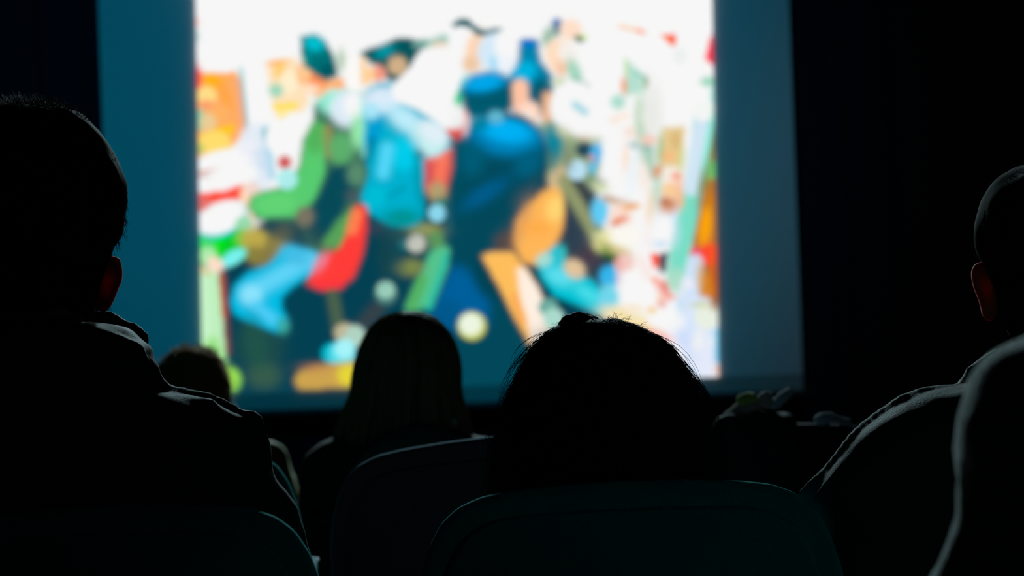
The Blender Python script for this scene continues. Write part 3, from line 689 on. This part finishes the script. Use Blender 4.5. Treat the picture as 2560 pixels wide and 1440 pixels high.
def hand(mb, wrist, d, up, side, s=1.0):
    """palm with four fingers and a thumb; d = finger direction, up = back of the hand, side = +1 thumb to +w"""
    d = Vector(d).normalized(); up = Vector(up).normalized(); w = d.cross(up).normalized() * side
    pc = wrist + d * .045 * s
    q = Matrix((w, d, up)).transposed()
    mb.ell(pc, (.040 * s, .050 * s, .015 * s), q)
    for k, (off, ln) in enumerate(((.028, .070), (.010, .078), (-.009, .072), (-.027, .056))):
        a = wrist + d * .085 * s + w * off * s
        p1 = a + (d * .9 - up * .25).normalized() * ln * .45 * s + w * off * .15
        p2 = p1 + (d * .8 - up * .6).normalized() * ln * .32 * s
        p3 = p2 + (d * .6 - up * .8).normalized() * ln * .25 * s
        mb.path([a - d * .02, a, p1, p2, p3], [.0095 * s, .009 * s, .0085 * s, .008 * s, .007 * s], 8)
    a = wrist + d * .025 * s + w * .03 * s
    p1 = a + (d * .6 + w * .8).normalized() * .035 * s; p2 = p1 + (d * .9 + w * .3).normalized() * .03 * s
    mb.path([a, p1, p2], [.012 * s, .010 * s, .008 * s], 8)

def person(label, cx, D, head_c, head_h, head_w, sh_z, sh_w, skin, jmat, jlevels=None, jD=None, hood=None, extra=None, voxel=.008, s=1.0, yaw=0, jpush=.004, jname='jacket', ears=True, drop=0.0, nk=.058):
    """a seated figure facing the screen; returns root"""
    bx = cx
    root = empty('person', (bx, D + .2, 0), label, 'person')
    hip = Vector((bx, D + .02, .53)); chest = Vector((bx, D + .01, sh_z - .12)); neck0 = Vector((bx, D, sh_z))
    # ---- body, one continuous surface
    mb = MB()
    head_body(mb, head_c, head_h, head_w, yaw)
    nb = head_c + Vector((0, -.015, -head_h * .34))
    mb.cap(neck0 + Vector((0, 0, -.03)), nb, nk * s, nk * .92 * s)
    if ears:
        for k in (-1, 1):
            e = head_c + Vector((k * head_w * 1.02, -.01, -head_h * .04))
            er = Matrix.Rotation(k * R(28), 3, 'Z') @ Matrix.Rotation(k * R(10), 3, 'Y')
            mb.ell(e + Vector((k * .006, -.008, 0)), (.007, .019, .032), er, 14, 10)
            mb.ell(e + Vector((k * .004, 0, -.026)), (.007, .010, .012), er, 12, 8)
    tw = sh_w * .72
    mb.rings([[Vector((bx, D + .015 + yo, z)) + Vector((w * math.cos(2 * math.pi * k / 24), dp * math.sin(2 * math.pi * k / 24), 0)) for k in range(24)]
              for (z, w, dp, yo) in ((.49, tw * .80, .075 * s, 0), (.56, tw * .85, .075 * s, 0), (.66, tw * .78, .068 * s, -.01), (sh_z - .20, tw * .88, .066 * s, -.015), (sh_z - .12, tw * .92, .062 * s, -.015), (sh_z - .06, tw * .8, .052 * s, -.015), (sh_z - .01, tw * .42, .045 * s, -.01))])
    for k in (-1, 1):
        S = Vector((bx + k * (sh_w - .05), D + .005, sh_z - .055 - drop)); E = Vector((bx + k * (sh_w - .01), D + .10, sh_z - .31)); Wr = Vector((bx + k * .12, D + .31, .615))
        E.z = max(E.z, .645)
        mb.cap(S, E, .046 * s, .038 * s); mb.cap(E, Wr, .037 * s, .026 * s)
        hand(mb, Wr, (-k * .15, 1, -.12), (0, .1, 1), -k if True else k, s * .95)
        H = Vector((bx + k * .09, D + .05, .53)); K = Vector((bx + k * .13, D + .47, .52)); A = Vector((bx + k * .13, D + .50, .10))
        mb.cap(H, K, .074 * s, .056 * s); mb.cap(K, A, .050 * s, .034 * s)
        mb.path([A, A + Vector((0, .05, -.055)), A + Vector((0, .15, -.065))], [.034, .034, .024])
    mb.build('body', skin, root, voxel=.007, relax=3)
    for k in (-1, 1):
        mb = MB(); mb.ell(head_c + Vector((k * head_w * .38, head_w * 1.005, head_h * .015)), .0115)
        mb.build('eye', M['eye'], root)
    # ---- trousers and shoes
    mb = MB()
    for k in (-1, 1):
        H = Vector((bx + k * .09, D + .05, .54)); K = Vector((bx + k * .13, D + .47, .525)); A = Vector((bx + k * .13, D + .50, .13))
        mb.cap(H, K, .082 * s, .066 * s); mb.cap(K, A, .062 * s, .054 * s)
    mb.ell((bx, D + .02, .53), (tw * 1.05, .125, .085))
    mb.build('trousers', M['trousers'], root, voxel=.012, relax=3)
    for k in (-1, 1):
        mb = MB(); A = Vector((bx + k * .13, D + .50, .05))
        mb.path([A + Vector((0, -.02, 0)), A + Vector((0, .08, -.008)), A + Vector((0, .18, -.015))], [.048, .043, .034]); mb.build('shoe', M['shoes'], root, voxel=.008)
    # ---- jacket, follows the traced outline of back and shoulders
    mb = MB()
    if jlevels:
        mb.rings(loft_grid(jlevels, jD, 48, 46, 2.3))
    else:
        mb.rings([[Vector((bx, D + .01, z)) + Vector((w * math.cos(2 * math.pi * k / 30), dp * math.sin(2 * math.pi * k / 30), 0)) for k in range(30)]
                  for (z, w, dp) in ((.50, tw * 1.1, .125 * s), (.62, tw * 1.0, .115 * s), (sh_z - .2, tw * 1.1, .115 * s), (sh_z - .1, tw * 1.25, .11 * s), (sh_z - .04, tw * 1.12, .09 * s), (sh_z, tw * .75, .07 * s), (sh_z + .02, tw * .45, .06 * s))])
    for k in (-1, 1):
        S = Vector((bx + k * (sh_w - .055), D + .005, sh_z - .07 - drop)); E = Vector((bx + k * (sh_w - .012), D + .10, sh_z - .31)); Wr = Vector((bx + k * .125, D + .28, .625))
        E.z = max(E.z, .645)
        mb.cap(S, E, .064 * s, .052 * s); mb.cap(E, Wr, .052 * s, .040 * s)
    if hood: hood(mb)
    j = mb.build(jname, jmat, root, voxel=voxel, relax=5)
    noise_push(j, jpush, 9, seed=cx * 3 + D, aniso=(1, 1, 1.6))
    if extra: extra(root)
    return root

def surf_pt(g, u, v, off=0.0):
    """point on a grid of rings: u around (0..1), v from top (0) to bottom (1)"""
    m, n = len(g), len(g[0])
    fv = v * (m - 1); i = min(int(fv), m - 2); a = fv - i
    fu = (u % 1) * n; k = int(fu); c = fu - k
    p = (g[i][k % n] * (1 - c) + g[i][(k + 1) % n] * c) * (1 - a) + (g[i + 1][k % n] * (1 - c) + g[i + 1][(k + 1) % n] * c) * a
    if off:
        ctr = sum((g[i][q] for q in range(0, n, 4)), Vector()) / len(range(0, n, 4))
        d = p - (ctr + Vector((0, 0, -.02))); d.normalize(); p = p + d * off
    return p

# --- the short-haired man at the left edge, big in the frame
AD = 2.52
ac = 72
a_head = P(ac, 585, AD)
def a_hood(mb):
    lv = [(800, ac - 160, ac + 160, .02, .075), (806, ac - 205, ac + 222, .05, .09), (818, ac - 240, ac + 262, .06, .10), (844, ac - 262, ac + 284, .07, .115), (897, ac - 280, ac + 303, .08, .125), (950, ac - 300, ac + 320, .085, .125), (990, ac - 310, ac + 322, .09, .12), (1040, ac - 300, ac + 300, .09, .11)]
    mb.rings(loft_grid(lv, AD - .01, 48, 26, 2.2))
    # raised collar edge, folds over the shoulder and down the sleeve
    mb.path([P(250, 790, AD + .03), P(283, 797, AD + .03), P(305, 814, AD + .03), P(338, 824, AD + .02), P(356, 848, AD + .02)], .010)
    mb.path([P(398, 978, AD), P(440, 986, AD), P(500, 990, AD), P(545, 1006, AD), P(580, 1022, AD)], .0075)
    mb.path([P(520, 1008, AD - .03), P(535, 1035, AD - .035), P(570, 1052, AD - .03), P(610, 1062, AD - .02), P(634, 1060, AD)], .0075)
    mb.path([P(612, 1046, AD), P(634, 1052, AD), P(646, 1078, AD), P(660, 1112, AD), P(668, 1150, AD)], [.010, .012, .0085, .008, .006])
    mb.path([P(300, 850, AD - .07), P(345, 868, AD - .05), P(368, 878, AD - .01)], .008)
    mb.path([P(350, 900, AD - .06), P(380, 925, AD - .02), P(394, 962, AD - .01)], .008)
def a_extra(root):
    lv = [(266, ac - 20, ac + 40, .03, .03), (270, ac - 60, ac + 72, .055, .05), (276, ac - 95, ac + 105, .07, .068), (290, ac - 130, ac + 132, .082, .080), (310, ac - 155, ac + 155, .092, .088), (335, ac - 178, ac + 180, .10, .095), (368, ac - 200, ac + 204, .104, .10), (412, ac - 222, ac + 225, .10, .104), (456, ac - 236, ac + 240, .085, .106), (512, ac - 240, ac + 246, .055, .106), (569, ac - 234, ac + 243, .02, .102), (594, ac - 226, ac + 236, .01, .10), (610, ac - 212, ac + 222, .005, .095), (655, ac - 200, ac + 205, .0, .088), (710, ac - 176, ac + 182, -.005, .080), (770, ac - 160, ac + 164, -.01, .074), (800, ac - 150, ac + 154, -.012, .072), (826, ac - 130, ac + 132, -.014, .068)]
    g = loft_grid(lv, AD, 60, 60, 2.1)
    mb = MB(); mb.rings(g); h = mb.build('hair', M['hair_short'], root); noise_push(h, .003, 24, 2.0, (1, 1, .5))
    st = []
    for _ in range(2600):
        u = random.random(); v = random.random() ** 1.6 * .95
        p = surf_pt(g, u, v, -.001); L = random.uniform(.006, .016) * (1 if v < .25 else .8)
        ctr = P(ac, 470, AD); n = (p - ctr).normalized()
        if v > .18: n = (n * .35 + Vector((0, -.1, -1))).normalized()
        else: n = (n + Vector((random.uniform(-.5, .5), random.uniform(-.5, .5), .35))).normalized()
        st.append([p, p + n * L * .5, p + n * L + Vector((random.uniform(-.002, .002), 0, -.001))])
    strands(st, .00032, 'loose_hair', M['strand_dark'], h)
    # nape stubble seen against the light
    st = []
    for _ in range(160):
        f = random.random(); p = P(244 - 40 * f, 775 + 52 * f, AD - .01); st.append([p, p + Vector((.003, 0, -.004)), p + Vector((.005 + random.uniform(-.002, .003), 0, -.009))])
    strands(st, .00025, 'nape_hair', M['strand_dark'], h)
ap = P(ac, 990, AD)
jA = [(930, ac - 200, ac + 200, .05, .06), (965, ac - 260, ac + 290, .07, .085), (985, ac - 330, ac + 400, .08, .10), (1000, ac - 440, ac + 455, .085, .11), (1020, ac - 490, ac + 508, .09, .12), (1042, ac - 530, ac + 548, .09, .125), (1075, ac - 560, ac + 572, .095, .13), (1110, ac - 570, ac + 584, .10, .13), (1150, ac - 580, ac + 595, .10, .13), (1195, ac - 590, ac + 612, .10, .125), (1270, ac - 610, ac + 636, .10, .12), (1340, ac - 640, ac + 672, .10, .115), (1500, ac - 600, ac + 640, .10, .11), (1800, ac - 430, ac + 440, .11, .105), (2150, ac - 430, ac + 440, .12, .10)]
person('short-haired man in dark hooded jacket seen from behind at the left edge', ap.x, AD, a_head, .235, .078, ap.z + .02, .27, M['skin'], M['jacket'], jA, AD, a_hood, a_extra, voxel=.0065, jpush=.0035, ears=False, nk=.066, drop=.10)
# his ear sits exactly where the photo shows it
def ear_part(root, outline, D, back):
    """back: how far the rim stands off towards the camera"""
    pts = [P(x, y, D) for x, y in outline]
    n = len(pts); dense = []
    for i in range(n):
        p0, p1, p2, p3 = pts[i - 1], pts[i], pts[(i + 1) % n], pts[(i + 2) % n]
        for q in range(5):
            t = q / 5
            dense.append(.5 * ((2 * p1) + (p2 - p0) * t + (2 * p0 - 5 * p1 + 4 * p2 - p3) * t * t + (3 * p1 - p0 - 3 * p2 + p3) * t ** 3))
    c = sum(dense, Vector()) / len(dense)
    rs = []
    for k, y in ((.25, -.006), (.80, -.0095), (.95, -.006), (1.0, 0), (.95, .006), (.80, .008), (.25, .002)):
        rs.append([c + (p - c) * k + Vector((0, y + back, 0)) for p in dense])
    mb = MB(); mb.rings(rs)
    return mb.build('ear', M['ear'], root)
A_root = [o for o in bpy.data.objects if o.name.startswith('person')][-1]
ear_part(A_root, [(296, 644), (303, 660), (306, 680), (304, 700), (298, 716), (290, 736), (282, 755), (272, 772), (260, 780), (248, 776), (238, 755), (228, 700), (236, 655), (270, 640)], AD, 0)

# --- the woman with long black hair and a topknot, centre
BD = 2.52
bc = 1508
b_head = P(1505, 1092, BD)
def b_extra(root):
    lv = [(798, 1462, 1530, .03, .03), (803, 1430, 1556, .05, .05), (812, 1402, 1582, .065, .062), (824, 1380, 1610, .074, .072), (838, 1362, 1641, .082, .08), (860, 1336, 1670, .09, .088), (894, 1314, 1692, .096, .094), (928, 1300, 1710, .098, .098), (960, 1286, 1731, .09, .10), (987, 1274, 1745, .06, .102), (1031, 1258, 1760, .03, .104), (1062, 1249, 1769, .015, .105), (1106, 1240, 1779, .01, .105), (1160, 1232, 1788, .0, .104), (1240, 1222, 1795, -.01, .10), (1340, 1225, 1790, -.02, .095), (1450, 1250, 1765, -.03, .09), (1560, 1300, 1710, -.04, .085)]
    g = loft_grid(lv, BD, 72, 60, 2.05)
    mb = MB(); mb.rings(g); h = mb.build('hair', M['hair_black'], root); noise_push(h, .002, 30, 5.0, (1, 1, .12))
    st = []
    for _ in range(1500):
        u = random.random(); v0 = random.uniform(0, .35); v1 = v0 + random.uniform(.35, .65)
        o = random.uniform(.0002, .0028) * (2.2 if random.random() < .12 else 1); pts = []; du = random.uniform(-.01, .01)
        for q in range(9):
            f = q / 8; pts.append(surf_pt(g, u + du * f, min(v0 + (v1 - v0) * f, 1), o * (.4 + f)))
        st.append(pts)
    for _ in range(260):                                             # fly-away hairs, most on the right-hand side
        u = random.gauss(0.0, .045) if random.random() < .75 else random.gauss(.5, .05)
        v0 = random.uniform(.10, .6); L = random.uniform(.08, .3); amp = random.uniform(.003, .014); pts = []
        for q in range(8):
            f = q / 7; pts.append(surf_pt(g, u, min(v0 + L * f, 1), .001 + amp * math.sin(f * 2.6)))
        st.append(pts)
    for _ in range(120):                                             # short hairs on the crown
        u = random.random(); p = surf_pt(g, u, random.uniform(.0, .12), 0)
        d = Vector((random.uniform(-1, 1), random.uniform(-1, .3), random.uniform(.1, .6))).normalized(); L = random.uniform(.008, .02)
        st.append([p, p + d * L * .5, p + d * L - Vector((0, 0, .003))])
    strands(st, .00030, 'loose_hair', M['strand_black'], h)
    mb = MB()
    k = P(1450, 804, BD)
    for i in range(7):
        a = i * .9; mb.ell(k + Vector((.010 * math.cos(a), .012 * math.sin(a), -.001 + .002 * (i % 3))), (.0115, .011, .0075), Matrix.Rotation(a, 3, 'Z'))
    mb.ell(P(1411, 812, BD), (.007, .010, .006))
    mb.build('topknot', M['hair_black'], root, voxel=.002, relax=3)
bp = P(bc, 1300, BD)
person('woman with long black hair and small topknot at centre, seen from behind', bp.x, BD, b_head, .215, .072, bp.z, .19, M['skin'], M['coat'], extra=b_extra, voxel=.01, s=.85)

# --- the man at the right edge
CD = 2.46
cc = 2700
c_head = P(cc, 712, CD)
def c_hood(mb):
    mb.rings(loft_grid([(862, cc - 190, cc + 190, .05, .07), (880, cc - 215, cc + 215, .06, .085), (902, cc - 243, cc + 243, .065, .095), (945, cc - 285, cc + 285, .07, .10), (1010, cc - 290, cc + 280, .07, .10)], CD, 40, 16, 2.2))
    f1 = [(2440, 968), (2390, 968), (2330, 972), (2285, 984), (2255, 996), (2205, 1034), (2165, 1064), (2125, 1104), (2085, 1148), (2050, 1188), (2030, 1200), (2000, 1236)]
    mb.path([P(x, y + 3, CD) for x, y in f1], .0065)
    f2 = [(2420, 985), (2330, 1000), (2260, 1028), (2200, 1072), (2150, 1122), (2105, 1172), (2060, 1216), (2030, 1245)]
    mb.path([P(x + 4, y + 4, CD - .035) for x, y in f2], .0065)
    f3 = [(2230, 1090), (2185, 1140), (2140, 1190), (2100, 1240)]
    mb.path([P(x + 6, y + 6, CD - .065) for x, y in f3], .006)
    mb.path([P(2405, 965, CD + .01), P(2425, 930, CD + .01), P(2460, 905, CD + .01), P(2490, 880, CD)], .007)
def c_extra(root):
    lv = [(392, cc - 60, cc + 60, .05, .05), (402, cc - 115, cc + 115, .07, .07), (420, cc - 160, cc + 160, .085, .085), (450, cc - 205, cc + 205, .095, .095), (500, cc - 237, cc + 237, .10, .104), (560, cc - 259, cc + 259, .07, .106), (600, cc - 262, cc + 262, .03, .104), (640, cc - 256, cc + 256, .01, .10), (662, cc - 244, cc + 244, .005, .095), (710, cc - 222, cc + 222, .0, .09), (790, cc - 205, cc + 205, -.01, .082), (850, cc - 170, cc + 170, -.015, .075)]
    g = loft_grid(lv, CD, 60, 50, 2.1)
    mb = MB(); mb.rings(g); h = mb.build('hair', M['hair_short'], root); noise_push(h, .003, 22, 8.0, (1, 1, .5))
    st = []
    for _ in range(1500):
        u = random.random(); v = random.random() * .85; p = surf_pt(g, u, v, -.001)
        n = ((p - c_head).normalized() * .35 + Vector((0, 0, -1))).normalized(); L = random.uniform(.008, .018)
        st.append([p, p + n * L * .5, p + n * L])
    strands(st, .0003, 'loose_hair', M['strand_dark'], h)
    ear_part(root, [(2446, 657), (2435, 663), (2429, 680), (2431, 703), (2438, 727), (2448, 752), (2454, 775), (2458, 792), (2470, 802), (2486, 796), (2500, 750), (2505, 690), (2490, 655), (2465, 650)], CD, 0)
cp = P(cc, 970, CD)
jC = [(950, cc - 200, cc + 200, .05, .08), (962, cc - 270, cc + 260, .065, .095), (970, cc - 368, cc + 350, .075, .10), (990, cc - 438, cc + 420, .08, .11), (1030, cc - 498, cc + 480, .09, .12), (1080, cc - 558, cc + 530, .09, .125), (1135, cc - 608, cc + 570, .095, .125), (1180, cc - 648, cc + 600, .10, .12), (1230, cc - 690, cc + 630, .10, .115), (1300, cc - 660, cc + 650, .10, .11), (1440, cc - 590, cc + 620, .10, .105), (1700, cc - 480, cc + 470, .10, .10), (2200, cc - 430, cc + 430, .11, .10)]
person('short-haired man in grey jacket whose ear and shoulder show at the right edge', cp.x, CD, c_head, .235, .080, cp.z + .02, .27, M['skin'], M['jacket_grey'], jC, CD, c_hood, c_extra, voxel=.0065, jpush=.003, ears=False, nk=.086, drop=.13)

# --- the nearest person, only a shoulder and sleeve inside the frame
GD = 1.50
gc = 3340
gp = P(gc, 860, GD)
jG = [(740, gc - 330, gc + 330, .06, .06), (790, gc - 520, gc + 520, .09, .085), (830, gc - 690, gc + 690, .12, .10), (862, gc - 800, gc + 800, .14, .105), (900, gc - 866, gc + 866, .16, .11), (935, gc - 905, gc + 905, .17, .115), (975, gc - 925, gc + 925, .17, .12), (1060, gc - 936, gc + 936, .16, .125), (1200, gc - 950, gc + 950, .12, .125), (1280, gc - 955, gc + 955, .09, .12), (1360, gc - 930, gc + 930, .08, .115), (1440, gc - 900, gc + 900, .08, .115), (1700, gc - 860, gc + 860, .09, .11), (2100, gc - 760, gc + 760, .11, .10), (2900, gc - 700, gc + 700, .11, .10)]
g_head = P(gc, 420, GD)
def g_extra(root):
    lv = [(-70, gc - 120, gc + 120, .04, .04), (-40, gc - 220, gc + 220, .07, .07), (30, gc - 300, gc + 300, .09, .088), (150, gc - 360, gc + 360, .10, .10), (300, gc - 370, gc + 370, .06, .104), (420, gc - 350, gc + 350, .01, .10), (560, gc - 310, gc + 310, -.005, .085), (660, gc - 260, gc + 260, -.01, .07)]
    mb = MB(); mb.rings(loft_grid(lv, GD, 50, 34, 2.1)); h = mb.build('hair', M['hair_short'], root); noise_push(h, .004, 22, 4.0)
person('nearest person, only a pale blurred jacket shoulder showing at the right edge', gp.x, GD, g_head, .235, .078, gp.z + .04, .24, M['skin'], M['pale_jacket'], jG, GD, None, g_extra, voxel=.009, jpush=.004, drop=.10)

# --- the woman with dark blonde hair, further forward
DD = 4.22
dc = 1017
d_head = P(dc, 955, DD)
def d_extra(root):
    lv = [(780, 1000, 1040, .03, .03), (784, 978, 1062, .05, .05), (795, 955, 1086, .065, .065), (816, 933, 1108, .078, .078), (850, 912, 1129, .09, .088), (890, 899, 1141, .094, .092), (934, 890, 1145, .07, .095), (975, 886, 1143, .04, .095), (1012, 876, 1152, .02, .095), (1050, 860, 1160, .01, .095), (1085, 846, 1168, .0, .09), (1130, 850, 1165, -.01, .085), (1190, 880, 1140, -.02, .07), (1240, 930, 1090, -.03, .05)]
    g = loft_grid(lv, DD, 60, 46, 2.1)
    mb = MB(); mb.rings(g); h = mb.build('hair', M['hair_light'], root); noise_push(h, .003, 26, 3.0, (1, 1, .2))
    st = []
    for _ in range(900):
        u = random.random(); v0 = random.uniform(0, .4); v1 = v0 + random.uniform(.3, .6); o = random.uniform(.001, .007); pts = []
        for q in range(7):
            f = q / 6; pts.append(surf_pt(g, u, min(v0 + (v1 - v0) * f, 1), o * (.3 + math.sin(f * 2.4))))
        st.append(pts)
    for _ in range(380):                                             # lighter fringe standing off at both sides
        u = (random.choice((0.02, .48)) + random.gauss(0, .03)); v0 = random.uniform(.45, .7); L = random.uniform(.15, .3); o = random.uniform(.002, .012); pts = []
        for q in range(7):
            f = q / 6; pts.append(surf_pt(g, u, min(v0 + L * f, 1), o * math.sin(.3 + f * 2.4)))
        st.append(pts)
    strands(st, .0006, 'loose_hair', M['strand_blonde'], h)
    mb = MB(); mb.ell(P(1131, 1056, DD - .05), (.008, .004, .008)); mb.cap(P(1122, 1056, DD - .048), P(1142, 1050, DD - .04), .003); mb.build('hair_clip', M['pale'], h)
    mb = MB()                                                         # hood lying on her back
    arc = [(870, 1200), (895, 1160), (930, 1122), (975, 1090), (1030, 1070), (1070, 1068), (1110, 1082), (1150, 1100), (1190, 1128), (1210, 1170)]
    mb.path([P(x, y, DD - .10) for x, y in arc], .0075)
    mb.rings(loft_grid([(1078, 1000, 1100, .0, .012), (1100, 945, 1150, .01, .02), (1150, 905, 1190, .02, .03), (1220, 890, 1200, .02, .03), (1300, 930, 1160, .01, .02)], DD - .10, 30, 14))
    mb.build('coat_hood', M['hood'], root, voxel=.005, relax=3)
dp = P(dc, 1120, DD)
jDv = [(1070, 900, 1140, .04, .05), (1090, 850, 1190, .06, .07), (1108, 798, 1240, .07, .085), (1135, 772, 1268, .08, .09), (1180, 756, 1286, .085, .095), (1240, 745, 1298, .09, .10), (1350, 750, 1292, .09, .10), (1500, 790, 1250, .09, .10), (1640, 800, 1240, .10, .10)]
person('woman with shoulder-length dark blonde hair and grey-green hood, beyond the empty seat', dp.x, DD, d_head, .21, .070, dp.z + .03, .19, M['skin'], M['coat'], jDv, DD, None, d_extra, voxel=.009, s=.85, jname='coat')

# --- the brown-haired head at lower left
ED = 5.10
ec = 482
e_head = P(ec, 1002, ED)
def e_extra(root):
    lv = [(868, 465, 500, .03, .03), (871, 445, 520, .05, .05), (880, 425, 540, .065, .065), (898, 406, 557, .078, .078), (925, 392, 571, .085, .085), (955, 386, 580, .07, .088), (990, 386, 584, .03, .088), (1025, 392, 582, .01, .085), (1060, 405, 570, .0, .075), (1080, 425, 550, -.01, .06)]
    lv = [(a, b, c - 4, d, e) for a, b, c, d, e in lv]
    g = loft_grid(lv, ED, 50, 34, 2.1)
    mb = MB(); mb.rings(g); h = mb.build('hair', M['hair_brown'], root); noise_push(h, .004, 26, 6.0)
    st = []
    for _ in range(900):
        u = random.random(); v = random.random() * .8; p = surf_pt(g, u, v, 0); n = (p - e_head).normalized() + Vector((random.uniform(-.6, .6), random.uniform(-.6, .6), random.uniform(-.3, .5)))
        n.normalize(); L = random.uniform(.008, .022); st.append([p, p + n * L * .6, p + n * L + Vector((0, 0, -.004))])
    strands(st, .0005, 'loose_hair', M['strand_brown'], h)
ep = P(ec, 1110, ED)
jE = [(1075, 430, 545, .04, .05), (1090, 380, 600, .06, .07), (1112, 300, 660, .07, .08), (1132, 262, 692, .075, .085), (1160, 232, 722, .08, .09), (1200, 216, 740, .085, .09), (1260, 212, 748, .09, .095), (1400, 230, 730, .09, .10), (1560, 270, 700, .10, .10)]
person('brown-haired person in pale olive jacket, low at left beyond the man\'s shoulder', ep.x, ED, e_head, .20, .066, ep.z + .02, .205, M['skin'], M['olive'], jE, ED, None, e_extra, voxel=.009, s=.85)

# --- coat, scarf and gloves left on the seats at right
FD = 4.06
mb = MB()
mb.rings(loft_grid([(1030, 1880, 1965, .03, .03), (1046, 1830, 1985, .07, .05), (1075, 1795, 2004, .09, .06), (1130, 1785, 2015, .10, .065), (1240, 1780, 2020, .10, .06), (1340, 1790, 2015, .09, .055)], FD + .045, 40, 24, 2.6))
mb.path([P(1786, 1082, FD - .01), P(1800, 1066, FD), P(1830, 1046, FD)], .013)
o = mb.build('draped_coat', M['jacket'], voxel=.007, relax=3); noise_push(o, .006, 14, 1.0)
tag(o, 'dark coat heaped over a seat back, right of the topknot woman', 'coat')
sc = empty('patterned_scarf', P(1890, 1010, FD), 'crumpled scarf with yellow, rose and lilac patches on top of the dark coat', 'scarf')
def lump(name, pts, rad, m):
    b = MB(); b.path([P(x, y, FD + .05 + z) for x, y, z in pts], rad); o = b.build(name, m, sc, voxel=.004, relax=3); noise_push(o, .003, 40, 2.0); return o
lump('lower_fold', [(1790, 1082, -.03), (1808, 1062, 0), (1836, 1046, 0)], [.008, .012, .012], M['lilac'])['label'] = 'lilac-grey fold'
lump('middle_fold', [(1822, 1040, .0), (1846, 1030, .0), (1880, 1018, .0)], [.010, .013, .015], M['peach'])['label'] = 'rose fold'
lump('bright_fold', [(1860, 1002, 0), (1878, 1000, 0)], [.013, .013], M['yellow'])['label'] = 'yellow fold'
lump('upper_fold', [(1895, 1006, .0), (1918, 992, .0), (1922, 1008, 0)], [.010, .012, .010], M['peach'])['label'] = 'rose fold'
lump('end_fold', [(1936, 1010, 0), (1956, 995, 0), (1976, 978, 0)], [.010, .010, .008], M['lilac'])['label'] = 'lilac-grey end'
b = MB(); q = P(2058, 1046, FD + .03)
b.cap(P(2052, 1050, FD + .03), P(2074, 1046, FD + .03), .012, .011); b.path([P(2074, 1044, FD + .03), P(2092, 1050, FD + .03), P(2120, 1058, FD + .04)], [.010, .007, .009])
o = b.build('glove', M['lilac'], voxel=.004); tag(o, 'small pale glove on the dark seat back, right of the scarf and coat', 'glove')
